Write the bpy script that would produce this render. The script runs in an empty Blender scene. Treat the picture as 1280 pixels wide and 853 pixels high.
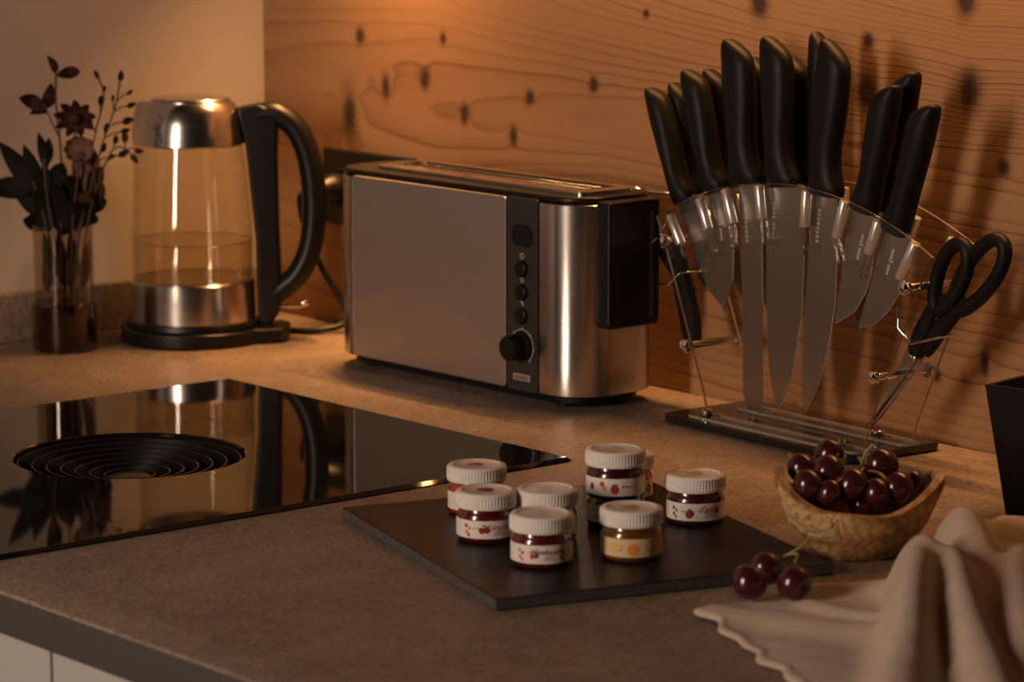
import bpy, bmesh, math, random
from mathutils import Vector, Matrix
random.seed(7)
R = math.radians
sc = bpy.context.scene
col = sc.collection

# ------------------------------------------------------------------ camera
cd = bpy.data.cameras.new('camera'); cam = bpy.data.objects.new('camera', cd); col.objects.link(cam)
cam.location = (2.882, -2.0757, 0.55)
PITCH, YAW = R(9.4), R(40.2)
fw = Vector((-math.cos(YAW) * math.cos(PITCH), math.sin(YAW) * math.cos(PITCH), -math.sin(PITCH)))
cam.rotation_euler = fw.to_track_quat('-Z', 'Y').to_euler()
cd.sensor_width = 36.0
cd.lens = 36.0 * 3900 / 1280
cd.clip_start = 0.05
cd.dof.use_dof = True
cd.dof.focus_distance = 2.66
cd.dof.aperture_fstop = 7.6
sc.camera = cam

# ------------------------------------------------------------------ world, lights, exposure
w = bpy.data.worlds.new('world'); sc.world = w; w.use_nodes = True
w.node_tree.nodes['Background'].inputs[0].default_value = (1.0, 0.72, 0.52, 1)
w.node_tree.nodes['Background'].inputs[1].default_value = 0.006

def area(name, loc, target, sx, sy, power, color, spread=180):
    l = bpy.data.lights.new(name, 'AREA'); l.shape = 'RECTANGLE'; l.size = sx; l.size_y = sy
    l.energy = power; l.color = color; l.spread = R(spread)
    o = bpy.data.objects.new(name, l); col.objects.link(o); o.location = loc
    o.rotation_euler = (Vector(target) - Vector(loc)).to_track_quat('-Z', 'Y').to_euler()
    return o
# window-sized evening light from the room, left of the camera
area('room_window_light', (1.15, -2.75, 0.64), (0.95, -0.2, 0.12), 0.26, 0.95, 33, (1.0, 0.74, 0.56))
# warm strip under the wall cupboard, close to the wooden wall
area('cupboard_strip_light', (0.82, -0.026, 0.58), (0.82, -0.050, 0.0), 1.20, 0.012, 2.3, (1.0, 0.45, 0.14), 88)
# brighter downlight section over the corner between kettle and toaster
area('corner_strip_light', (0.21, -0.030, 0.60), (0.20, -0.060, 0.0), 0.24, 0.02, 1.75, (1.0, 0.46, 0.14), 84)

vs = sc.view_settings
vs.view_transform = 'Standard'; vs.look = 'None'; vs.gamma = 1; vs.exposure = 0.0; vs.use_curve_mapping = False
sc.cycles.transparent_max_bounces = 32
sc.cycles.max_bounces = 14

# ------------------------------------------------------------------ materials
class NT:
    def __init__(s, name):
        s.m = bpy.data.materials.new(name); s.m.use_nodes = True
        s.t = s.m.node_tree; s.b = s.t.nodes['Principled BSDF']; s.out = s.t.nodes['Material Output']
    def n(s, typ, **kw):
        o = s.t.nodes.new(typ)
        for k, v in kw.items(): setattr(o, k, v)
        return o
    def put(s, sock, v):
        if isinstance(v, bpy.types.NodeSocket): s.t.links.new(v, sock)
        elif isinstance(v, (tuple, list)) and sock.type == 'RGBA' and len(v) == 3: sock.default_value = (*v, 1)
        else: sock.default_value = v
    def math(s, op, a, b=0.0, c=0.0, clamp=False):
        o = s.n('ShaderNodeMath', operation=op); o.use_clamp = clamp
        for i, v in enumerate((a, b, c)): s.put(o.inputs[i], v)
        return o.outputs[0]
    def noise(s, vec, scale, detail=3, rough=.5, dist=0.0):
        o = s.n('ShaderNodeTexNoise'); s.put(o.inputs['Vector'], vec); o.inputs['Scale'].default_value = scale
        o.inputs['Detail'].default_value = detail; o.inputs['Roughness'].default_value = rough
        o.inputs['Distortion'].default_value = dist
        return o.outputs['Fac']
    def obj(s): return s.n('ShaderNodeTexCoord').outputs['Object']
    def mapping(s, vec, scale=(1, 1, 1), loc=(0, 0, 0)):
        o = s.n('ShaderNodeMapping'); s.put(o.inputs[0], vec); o.inputs['Scale'].default_value = scale
        o.inputs['Location'].default_value = loc
        return o.outputs[0]
    def ramp(s, fac, stops):
        o = s.n('ShaderNodeValToRGB'); s.put(o.inputs[0], fac); e = o.color_ramp.elements
        while len(e) < len(stops): e.new(0.5)
        for i, (p, cc) in enumerate(stops):
            e[i].position = p; e[i].color = (*cc, 1) if len(cc) == 3 else cc
        return o.outputs[0]
    def mix(s, fac, a, b, typ='MIX'):
        o = s.n('ShaderNodeMix', data_type='RGBA', blend_type=typ)
        s.put(o.inputs[0], fac); s.put(o.inputs[6], a); s.put(o.inputs[7], b)
        return o.outputs[2]
    def bump(s, h, strength=.3, dist=.002):
        o = s.n('ShaderNodeBump'); s.put(o.inputs['Height'], h); o.inputs['Strength'].default_value = strength
        o.inputs['Distance'].default_value = dist
        s.t.links.new(o.outputs[0], s.b.inputs['Normal'])
    def set(s, **kw):
        names = dict(color='Base Color', rough='Roughness', metal='Metallic', coat='Coat Weight', coatr='Coat Roughness',
                     spec='Specular IOR Level', sheen='Sheen Weight', sss='Subsurface Weight', aniso='Anisotropic', trans='Transmission Weight',
                     ior='IOR')
        for k, v in kw.items(): s.put(s.b.inputs[names[k]], v)
        return s.m

def plain(name, color, rough=.5, metal=0, **kw):
    n = NT(name)
    f = n.noise(n.obj(), 60, 2)
    cc = n.mix(n.math('MULTIPLY', f, .25), color, tuple(x * .75 for x in color))
    return n.set(color=cc, rough=rough, metal=metal, **kw)

def thin_glass(name, tint=(1, 1, 1), base=.05, edge=.6, rough=.03, power=3.0):
    n = NT(name)
    lw = n.n('ShaderNodeLayerWeight'); lw.inputs['Blend'].default_value = .5
    f = n.math('ADD', n.math('MULTIPLY', n.math('POWER', lw.outputs['Facing'], power), edge), base, clamp=True)
    tr = n.n('ShaderNodeBsdfTransparent'); tr.inputs[0].default_value = (*tint, 1)
    gl = n.n('ShaderNodeBsdfGlossy'); gl.inputs['Roughness'].default_value = rough
    mx = n.n('ShaderNodeMixShader'); n.put(mx.inputs[0], f)
    n.t.links.new(tr.outputs[0], mx.inputs[1]); n.t.links.new(gl.outputs[0], mx.inputs[2])
    n.t.links.new(mx.outputs[0], n.out.inputs[0])
    return n.m

M = {}
def wood_wall():
    n = NT('pine_boards')
    p = n.obj(); sep = n.n('ShaderNodeSeparateXYZ'); n.put(sep.inputs[0], p)
    x0, z0 = sep.outputs[0], sep.outputs[2]
    flat = n.n('ShaderNodeCombineXYZ'); n.put(flat.inputs[0], x0); n.put(flat.inputs[2], z0)
    st = n.mapping(flat.outputs[0], (1.7, 1, 8.0))
    w1 = n.math('SUBTRACT', n.noise(st, 1.0, 3, .5), .5)
    st2 = n.mapping(flat.outputs[0], (12.0, 1, 34.0))
    w2 = n.math('SUBTRACT', n.noise(st2, 1.0, 3, .55), .5)
    z = n.math('ADD', z0, n.math('ADD', n.math('MULTIPLY', w1, .016), n.math('MULTIPLY', w2, .0016)))
    knots = [(.149, .238, .009, .017), (.214, .269, .006, .011), (.169, .323, .006, .007), (.313, .327, .004, .005), (.282, .282, .005, .008),
             (.348, .249, .005, .008), (.454, .274, .005, .006), (.552, .294, .005, .006), (.428, .233, .005, .008), (.629, .368, .003, .003),
             (.786, .384, .009, .010), (.926, .357, .005, .006), (.925, .312, .010, .013), (1.049, .318, .011, .014), (1.09, .255, .005, .006),
             (1.042, .398, .009, .011), (1.018, .061, .004, .005), (1.074, .079, .004, .009), (.35, .50, .01, .012), (.9, .62, .01, .012),
             (1.35, .22, .008, .01), (1.55, .40, .009, .011), (.5, .08, .006, .008), (1.25, .52, .007, .01)]
    dark = 0.0; ring = 0.0; push = 0.0
    for kx, kz, rx, rz in knots:
        dx = n.math('SUBTRACT', x0, kx); dz = n.math('SUBTRACT', z0, kz)
        q = n.math('ADD', n.math('POWER', n.math('DIVIDE', dx, rx), 2), n.math('POWER', n.math('DIVIDE', dz, rz), 2))
        q = n.math('MULTIPLY', q, n.math('ADD', 1.0, n.math('MULTIPLY', w2, 2.2)))
        g = n.math('POWER', 2.718, n.math('MULTIPLY', q, -.55))
        dark = n.math('MAXIMUM', g, dark)
        g2 = n.math('POWER', 2.718, n.math('MULTIPLY', q, -.16))
        push = n.math('ADD', n.math('MULTIPLY', g2, min(.012, rz * .8)), push)
    # pith distance falls to the right: cathedral arches point left
    zc = n.math('SUBTRACT', .274, n.math('MULTIPLY', x0, .012))
    dz = n.math('SUBTRACT', z, zc)
    d = n.math('SUBTRACT', .031, n.math('MULTIPLY', x0, .020))
    F = n.math('SQRT', n.math('ADD', n.math('MULTIPLY', dz, dz), n.math('MULTIPLY', d, d)))
    below = n.math('LESS_THAN', dz, 0.0)
    mfac = n.math('ADD', n.math('MULTIPLY', below, -.10), n.math('MINIMUM', n.math('ADD', .24, n.math('MULTIPLY', n.math('MAXIMUM', n.math('SUBTRACT', x0, .3), 0.0), .95)), .95))
    mfac = n.math('MINIMUM', mfac, n.math('SUBTRACT', 1.0, n.math('MULTIPLY', below, .60)))
    F2 = n.math('ADD', d, n.math('MULTIPLY', n.math('SUBTRACT', F, d), mfac))
    F2 = n.math('ADD', F2, n.math('ADD', n.math('MULTIPLY', w2, .0007), n.math('MULTIPLY', push, .24)))
    slow = n.math('SUBTRACT', n.noise(n.mapping(flat.outputs[0], (.35, 1, 16.0), (0, 0, 4)), 1.0, 2), .5)
    F2 = n.math('ADD', F2, n.math('MULTIPLY', slow, .014))
    rings = n.math('MULTIPLY', F2, 235.0)
    wn = n.n('ShaderNodeTexWhiteNoise', noise_dimensions='1D'); n.put(wn.inputs['W'], n.math('FLOOR', rings))
    ringtone = n.math('ADD', .12, n.math('MULTIPLY', wn.outputs['Value'], .95))
    ph = n.math('FRACT', rings)
    line = n.ramp(ph, [(0.0, (.0, .0, .0)), (.40, (.06, .06, .06)), (.70, (.30, .30, .30)), (.90, (1, 1, 1)), (1.0, (.05, .05, .05))])
    st3 = n.mapping(flat.outputs[0], (2.0, 1, 9.0), (3, 0, 1))
    con = n.ramp(n.noise(st3, 1.0, 2), [(.35, (.35, .35, .35)), (.60, (1, 1, 1))])
    conm = n.math('ADD', n.math('MULTIPLY', con, .75), n.math('MULTIPLY', n.math('MINIMUM', n.math('MAXIMUM', n.math('SUBTRACT', x0, .5), 0.0), .5), .6), clamp=True)
    l2 = n.math('MULTIPLY', n.math('MULTIPLY', line, ringtone), conm)
    fib = n.noise(n.mapping(flat.outputs[0], (6, 1, 260)), 1.0, 3, .6)
    tone = n.noise(n.mapping(flat.outputs[0], (1.6, 1, 9), (7, 0, 2)), 1.0, 2)
    c0 = n.mix(tone, (.29, .155, .073), (.42, .245, .125))
    c0 = n.mix(n.math('MULTIPLY', fib, .35), c0, (.33, .165, .07))
    c1 = n.mix(n.math('MULTIPLY', l2, .90), c0, (.135, .045, .014))
    kd = n.ramp(dark, [(.04, (0, 0, 0)), (.30, (.35, .35, .35)), (.75, (1, 1, 1))])
    c2 = n.mix(n.math('MULTIPLY', kd, .92), c1, (.040, .018, .010))
    n.bump(n.math('SUBTRACT', n.math('MULTIPLY', fib, .25), n.math('MULTIPLY', l2, .5)), .18, .0010)
    return n.set(color=c2, rough=.56, spec=.3)
M['wood'] = wood_wall()

def counter_mat():
    n = NT('worktop_laminate'); p = n.obj()
    a = n.noise(n.mapping(p, (1, 1, 1)), 5.5, 6, .62, .6)
    b = n.noise(p, 42, 5, .7, 1.2)
    c_ = n.noise(n.mapping(p, (1, 2.6, 1)), 130, 3, .7)
    c1 = n.ramp(a, [(.30, (.150, .113, .092)), (.52, (.232, .175, .142)), (.72, (.315, .240, .195))])
    c2 = n.mix(n.ramp(b, [(.44, (0, 0, 0)), (.60, (.45, .45, .45))]), c1, (.34, .26, .21))
    c3 = n.mix(n.ramp(c_, [(.36, (.65, .65, .65)), (.50, (0, 0, 0))]), c2, (.050, .038, .031))
    n.bump(n.math('ADD', b, n.math('MULTIPLY', c_, .6)), 0.45, .0012)
    return n.set(color=c3, rough=n.math('ADD', .42, n.math('MULTIPLY', b, .22)), spec=.4)
M['counter'] = counter_mat()

def plaster():
    n = NT('cream_plaster'); p = n.obj()
    a = n.noise(p, 3, 3); b = n.noise(p, 160, 3, .6)
    n.bump(b, .12, .001)
    return n.set(color=n.mix(a, (.46, .41, .355), (.52, .465, .405)), rough=.85, spec=.2)
M['plaster'] = plaster()
M['white_front'] = plain('light_grey_front', (.36, .36, .355), .45)
M['shaded_front'] = plain('worktop_front_shaded', (.050, .043, .038), .6, spec=.3)  # worktop front face: its dimmer light is painted in as a darker grey
M['carcass'] = plain('grey_carcass', (.30, .29, .28), .6)
M['floor'] = plain('dark_floor', (.10, .08, .065), .6)

def hob_glass():
    n = NT('black_ceramic_glass')
    f = n.noise(n.obj(), 9, 3)
    return n.set(color=n.mix(f, (.006, .005, .005), (.009, .008, .008)), rough=n.math('ADD', .025, n.math('MULTIPLY', f, .03)), spec=.55)
M['hob'] = hob_glass()
M['black_metal'] = plain('black_cast_metal', (.004, .004, .004), .5, 0, spec=.12)
M['ring_edge'] = plain('grille_ring_metal', (.10, .085, .07), .28, .9)

def steel(name, color, rough, sx, sz, amt=.12, bump=.10):
    n = NT(name); p = n.obj()
    a = n.noise(n.mapping(p, (sx, sx, sz)), 1.0, 3, .6)
    cc = n.mix(a, tuple(x * .86 for x in color), color)
    n.bump(a, bump, .0003)
    return n.set(color=cc, rough=n.math('ADD', rough, n.math('MULTIPLY', a, amt)), metal=1.0)
M['steel_brushed'] = steel('brushed_steel_panel', (.58, .53, .50), .40, 12, 900, .10, .16)
M['steel_wrap'] = steel('polished_steel_wrap', (.64, .60, .57), .17, 500, 6, .10, .06)
M['steel'] = steel('kettle_steel', (.74, .71, .68), .14, 20, 500, .10, .06)
M['blade'] = steel('knife_blade_steel', (.52, .50, .49), .27, 160, 5, .05, .015)
M['satin'] = plain('satin_aluminium', (.90, .88, .86), .30, .75)
M['light_print'] = plain('pale_etched_print', (.92, .90, .88), .6)
M['chrome'] = plain('chrome', (.86, .84, .82), .06, 1.0)
M['black_plastic'] = plain('black_plastic', (.007, .0065, .0065), .36, spec=.3)
M['panel_plastic'] = plain('anthracite_control_plastic', (.030, .027, .027), .36)
M['matt_black'] = plain('matt_black', (.006, .006, .007), .5, spec=.2)
M['grey_print'] = plain('grey_print', (.42, .38, .36), .5)
M['badge'] = plain('badge_silver', (.55, .48, .46), .35, .6)

def handle_mat():
    n = NT('soft_black_handle'); b = n.noise(n.obj(), 900, 2)
    n.bump(b, .25, .0004)
    return n.set(color=(.009, .008, .008), rough=.46, spec=.16)
M['handle'] = handle_mat()

M['glass'] = thin_glass('kettle_glass', (.97, .955, .93), .045, .45, .02, 3.0)
M['vase_glass'] = thin_glass('vase_glass', (.90, .84, .77), .06, .55, .03, 2.5)
M['vase_foot'] = thin_glass('smoky_vase_glass', (.62, .46, .32), .06, .45, .03, 2.5)
M['water'] = thin_glass('clear_water', (.94, .90, .84), .06, .5, .02, 2.2)
M['acrylic'] = thin_glass('acrylic_sheet', (.975, .965, .955), .026, .26, .03, 4.0)
M['clip'] = thin_glass('clear_clip', (.88, .86, .84), .12, .65, .05, 1.6)
def edge_mat():
    n = NT('acrylic_edge')
    return n.set(color=(.40, .35, .30), rough=.22, trans=.5, spec=.6)
M['acrylic_edge'] = edge_mat()
M['smoke_acrylic'] = plain('black_acrylic_base', (.012, .011, .011), .07, spec=.6)

def slate():
    n = NT('black_slate'); p = n.obj()
    a = n.noise(p, 30, 4, .6); b = n.noise(p, 300, 3)
    n.bump(n.math('ADD', a, n.math('MULTIPLY', b, .3)), .15, .001)
    return n.set(color=n.mix(a, (.009, .008, .008), (.019, .016, .015)), rough=n.math('ADD', .30, n.math('MULTIPLY', a, .14)), spec=.12)
M['slate'] = slate()
M['slate_edge'] = plain('slate_edge_grey', (.060, .052, .047), .6)
M['lid'] = plain('white_lid', (.74, .71, .68), .30, spec=.5, sss=.05)
M['lid_ring'] = plain('lid_paper', (.66, .60, .55), .28)

def jam(name, c_):
    n = NT(name); f = n.noise(n.obj(), 140, 3)
    return n.set(color=n.mix(f, c_, tuple(x * .45 for x in c_)), rough=.22, coat=1.0, coatr=.03, spec=.5)
M['jam_red'] = jam('strawberry_jam', (.42, .030, .012))
M['jam_dark'] = jam('dark_berry_jam', (.055, .006, .006))
M['jam_cherry'] = jam('cherry_jam', (.11, .009, .010))
M['jam_brown'] = jam('plum_jam', (.06, .014, .007))
M['jam_orange'] = jam('apricot_jam', (.55, .17, .03))
M['jam_amber'] = jam('orange_marmalade', (.16, .055, .010))
M['paper'] = plain('white_label_paper', (.70, .66, .62), .5)
M['paper_yellow'] = plain('cream_yellow_label_paper', (.62, .47, .27), .5)
for nm, cc in dict(red=(.42, .02, .03), darkred=(.22, .012, .02), pink=(.55, .13, .17), orange=(.68, .22, .03), yellow=(.72, .42, .06), green=(.06, .13, .03), plum=(.09, .02, .06), gold=(.52, .30, .08), grey=(.22, .18, .17)).items():
    M['ink_' + nm] = plain('ink_' + nm, cc, .5)

def olive():
    n = NT('olive_wood'); p = n.obj()
    a = n.noise(n.mapping(p, (14, 26, 60)), 1.0, 4, .6, 1.4)
    wv = n.n('ShaderNodeTexWave'); n.put(wv.inputs[0], n.mapping(p, (1, 1.4, 3.2))); wv.inputs['Scale'].default_value = 34
    wv.inputs['Distortion'].default_value = 9; wv.inputs['Detail'].default_value = 3
    c1 = n.ramp(a, [(.30, (.14, .062, .022)), (.52, (.40, .22, .088)), (.72, (.62, .40, .18))])
    c2 = n.mix(n.math('MULTIPLY', n.ramp(wv.outputs['Fac'], [(.5, (0, 0, 0)), (.9, (1, 1, 1))]), .45), c1, (.16, .07, .025))
    n.bump(n.math('ADD', a, n.math('MULTIPLY', wv.outputs['Fac'], .3)), .3, .0015)
    return n.set(color=c2, rough=.5, spec=.35)
M['olive'] = olive()
def bark():
    n = NT('raw_bark_edge'); p = n.obj()
    a = n.noise(p, 190, 4, .7)
    n.bump(a, .9, .004)
    return n.set(color=n.ramp(a, [(.3, (.12, .055, .02)), (.48, (.50, .32, .14)), (.7, (.68, .48, .24))]), rough=.8)
M['bark'] = bark()
def grape():
    n = NT('red_grape_skin'); p = n.obj()
    a = n.noise(p, 55, 3)
    lw = n.noise(p, 240, 2)
    cc = n.mix(a, (.016, .003, .005), (.068, .006, .009))
    cc = n.mix(n.math('MULTIPLY', lw, .08), cc, (.16, .10, .12))
    return n.set(color=cc, rough=.20, spec=.5, coat=.3, coatr=.15, sss=.08)
M['grape'] = grape()
M['stalk'] = plain('green_grape_stalk', (.24, .23, .05), .6)
M['stalk_brown'] = plain('brown_grape_stalk', (.30, .15, .05), .6)
def linen():
    n = NT('natural_linen'); p = n.obj()
    wx = n.n('ShaderNodeTexWave'); n.put(wx.inputs[0], p); wx.inputs['Scale'].default_value = 320; wx.inputs['Distortion'].default_value = 2.0
    wy = n.n('ShaderNodeTexWave'); wy.bands_direction = 'Y'; n.put(wy.inputs[0], p); wy.inputs['Scale'].default_value = 320; wy.inputs['Distortion'].default_value = 2.0
    a = n.noise(p, 26, 4)
    weave = n.math('MULTIPLY', wx.outputs['Fac'], wy.outputs['Fac'])
    n.bump(n.math('ADD', weave, n.math('MULTIPLY', a, .6)), .25, .0008)
    return n.set(color=n.mix(a, (.42, .33, .265), (.54, .44, .36)), rough=.9, sheen=.15, spec=.15)
M['linen'] = linen()
M['leaf'] = plain('dark_dried_leaf', (.011, .011, .007), .65, spec=.1)
M['leaf_brown'] = plain('brown_dried_leaf', (.06, .030, .015), .7, spec=.1)
M['leaf_red'] = plain('wine_red_leaf', (.040, .010, .009), .6, spec=.1)
M['blossom'] = plain('dried_pink_blossom', (.16, .075, .050), .75)
M['stem'] = plain('dark_stem', (.06, .04, .022), .7)

# ------------------------------------------------------------------ mesh helpers
def finish(name, me, mat, parent=None, smooth=True, angle=35):
    mats = mat if isinstance(mat, (list, tuple)) else [mat]
    for m_ in mats: me.materials.append(M[m_])
    if smooth:
        me.polygons.foreach_set('use_smooth', [True] * len(me.polygons))
        me.set_sharp_from_angle(angle=R(angle))
    me.update()
    o = bpy.data.objects.new(name, me); col.objects.link(o)
    if parent is not None: o.parent = parent
    return o
def raw(name, verts, faces, mat, parent=None, smooth=True, angle=35, mi=None):
    me = bpy.data.meshes.new(name); me.from_pydata([tuple(v) for v in verts], [], faces)
    bm = bmesh.new(); bm.from_mesh(me)
    if mi is None: bmesh.ops.recalc_face_normals(bm, faces=bm.faces)
    bm.to_mesh(me); bm.free()
    o = finish(name, me, mat, parent, smooth, angle)
    if mi is not None: me.polygons.foreach_set('material_index', mi)
    return o
def weighted(o, bevel):
    if bevel:
        wn = o.modifiers.new('face_weighted', 'WEIGHTED_NORMAL'); wn.keep_sharp = True
    return o
def box_bm(bm, x0, x1, y0, y1, z0, z1):
    r = bmesh.ops.create_cube(bm, size=1.0)
    bmesh.ops.scale(bm, vec=(x1 - x0, y1 - y0, z1 - z0), verts=r['verts'])
    bmesh.ops.translate(bm, vec=((x0 + x1) / 2, (y0 + y1) / 2, (z0 + z1) / 2), verts=r['verts'])
def box(name, x0, x1, y0, y1, z0, z1, mat, parent=None, bevel=0.0, seg=2):
    bm = bmesh.new(); box_bm(bm, x0, x1, y0, y1, z0, z1)
    if bevel: bmesh.ops.bevel(bm, geom=bm.edges[:], offset=bevel, segments=seg, affect='EDGES', profile=.5)
    me = bpy.data.meshes.new(name); bm.to_mesh(me); bm.free()
    return weighted(finish(name, me, mat, parent), bevel)
def prism(name, pts, a0, a1, axis, mat, parent=None, bevel=0.0, seg=2, off=(0, 0, 0), rim_mat=False):
    """outline pts in a plane, extruded along axis ('x','y','z') from a0 to a1"""
    def P(p, a):
        v = {'y': (p[0], a, p[1]), 'z': (p[0], p[1], a), 'x': (a, p[0], p[1])}[axis]
        return (v[0] - off[0], v[1] - off[1], v[2] - off[2])
    bm = bmesh.new(); n = len(pts)
    A = [bm.verts.new(P(p, a0)) for p in pts]; B = [bm.verts.new(P(p, a1)) for p in pts]
    bm.faces.new(A); bm.faces.new(B[::-1])
    for i in range(n):
        f = bm.faces.new((A[i], B[i], B[(i + 1) % n], A[(i + 1) % n]))
        if rim_mat: f.material_index = 1
    bmesh.ops.recalc_face_normals(bm, faces=bm.faces)
    if bevel:
        caps = [e for e in bm.edges if (e.verts[0] in A and e.verts[1] in A) or (e.verts[0] in B and e.verts[1] in B)]
        bmesh.ops.bevel(bm, geom=caps, offset=bevel, segments=seg, affect='EDGES', profile=.5)
    me = bpy.data.meshes.new(name); bm.to_mesh(me); bm.free()
    return weighted(finish(name, me, mat, parent), bevel)
def lathe_data(prof, n=48):
    v, f = [], []
    for (r, z) in prof:
        for i in range(n):
            a = 2 * math.pi * i / n; v.append((r * math.cos(a), r * math.sin(a), z))
    for k in range(len(prof) - 1):
        for i in range(n):
            j = (i + 1) % n
            f.append((k * n + i, k * n + j, (k + 1) * n + j, (k + 1) * n + i))
    return v, f
def lathe(name, prof, mat, parent=None, n=48, cap0=True, cap1=True, fn=None, angle=35):
    v, f = lathe_data(prof, n); m_ = len(prof)
    if cap0: f.append(tuple(range(n))[::-1])
    if cap1: f.append(tuple((m_ - 1) * n + i for i in range(n)))
    if fn: v = [fn(*p) for p in v]
    return raw(name, v, f, mat, parent, angle=angle)
def smooth_path(pts, per=6, closed=False):
    pts = [Vector(p) for p in pts]; n = len(pts); out = []
    rng = range(n) if closed else range(n - 1)
    for i in rng:
        g = (lambda k: pts[k % n]) if closed else (lambda k: pts[max(0, min(n - 1, k))])
        p0, p1, p2, p3 = g(i - 1), g(i), g(i + 1), g(i + 2)
        for s in range(per):
            t = s / per
            out.append(.5 * ((2 * p1) + (p2 - p0) * t + (2 * p0 - 5 * p1 + 4 * p2 - p3) * t * t + (3 * p1 - p0 - 3 * p2 + p3) * t ** 3))
    if not closed: out.append(pts[-1])
    return out
def tube_data(path, rad, n=10, closed=False, ref=None, flat=1.0):
    """rad: number or list; flat: scale of the section along the ref-perpendicular axis"""
    P = [Vector(p) for p in path]; N = len(P); rr = rad if isinstance(rad, (list, tuple)) else [rad] * N
    v, f = [], []; nrm = None
    for i in range(N):
        a = P[(i + 1) % N] if (closed or i < N - 1) else P[i]
        b = P[i - 1] if (closed or i > 0) else P[i]
        t = (a - b).normalized()
        if ref is not None: nrm = Vector(ref)
        elif nrm is None: nrm = Vector((0, 0, 1)) if abs(t.z) < .9 else Vector((1, 0, 0))
        nrm = (nrm - t * nrm.dot(t)).normalized(); bn = t.cross(nrm)
        for k in range(n):
            q = 2 * math.pi * k / n
            v.append(P[i] + nrm * math.cos(q) * rr[i] * flat + bn * math.sin(q) * rr[i])
    for i in range(N if closed else N - 1):
        j = (i + 1) % N
        for k in range(n):
            l = (k + 1) % n
            f.append((i * n + k, i * n + l, j * n + l, j * n + k))
    if not closed:
        f.append(tuple(range(n))[::-1]); f.append(tuple((N - 1) * n + k for k in range(n)))
    return v, f
def tube(name, path, rad, mat, parent=None, n=10, closed=False, ref=None, flat=1.0):
    v, f = tube_data(path, rad, n, closed, ref, flat)
    return raw(name, v, f, mat, parent, angle=50)
def rod(name, a, b, r, mat, parent=None, n=16, bev=.0008):
    a, b = Vector(a), Vector(b); t = (b - a).normalized()
    return tube(name, [a, a + t * bev * .3, a + t * bev, b - t * bev, b - t * bev * .3, b], [r * .6, r - bev * .4, r, r, r - bev * .4, r * .6], mat, parent, n)
def empty(name, loc=(0, 0, 0), rz=0.0):
    o = bpy.data.objects.new(name, None); col.objects.link(o); o.empty_display_size = .02
    o.location = loc; o.rotation_euler = (0, 0, rz); return o
def tag(o, label=None, cat=None, group=None, kind=None):
    if label: o['label'] = label
    if cat: o['category'] = cat
    if group: o['group'] = group
    if kind: o['kind'] = kind
    return o
def text_mesh(s, size=1.0, shear=0.0):
    cu = bpy.data.curves.new('lettering', 'FONT'); cu.body = s; cu.size = size; cu.shear = shear
    cu.align_x = 'CENTER'; cu.align_y = 'CENTER'; cu.resolution_u = 2
    o = bpy.data.objects.new('lettering', cu); col.objects.link(o)
    bpy.context.view_layer.update()
    me = bpy.data.meshes.new_from_object(o.evaluated_get(bpy.context.evaluated_depsgraph_get()))
    v = [tuple(p.co) for p in me.vertices]; f = [tuple(p.vertices) for p in me.polygons]
    bpy.data.objects.remove(o); bpy.data.curves.remove(cu); bpy.data.meshes.remove(me)
    return v, f
def arc2(cx, cz, r, a0, a1, n): return [(cx + r * math.cos(a0 + (a1 - a0) * i / n), cz + r * math.sin(a0 + (a1 - a0) * i / n)) for i in range(n + 1)]
def rrect(x0, x1, y0, y1, r, n=8):
    rs = r if isinstance(r, (list, tuple)) else [r] * 4   # corners: x0y0, x1y0, x1y1, x0y1
    p = []
    for (cx, cy, a, q) in ((x0 + rs[0], y0 + rs[0], math.pi, rs[0]), (x1 - rs[1], y0 + rs[1], 1.5 * math.pi, rs[1]), (x1 - rs[2], y1 - rs[2], 0, rs[2]), (x0 + rs[3], y1 - rs[3], .5 * math.pi, rs[3])):
        p += arc2(cx, cy, q, a, a + math.pi / 2, n)
    return p

RT = Vector((.6455, .7638, 0)); HD = Vector((-.7638, .6455, 0)); RTANG = math.atan2(.7638, .6455)

# ================================================================== the setting
tag(box('floor', -.3, 3.6, -3.4, .2, -.93, -.90, 'floor'), kind='structure')
tag(box('wall_wood', -.01, 2.6, 0.0, .04, -.90, 1.5, 'wood'), kind='structure')
tag(box('wall_plaster', -.09, -.011, -1.9, .04, -.90, 1.5, 'plaster'), kind='structure')

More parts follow.
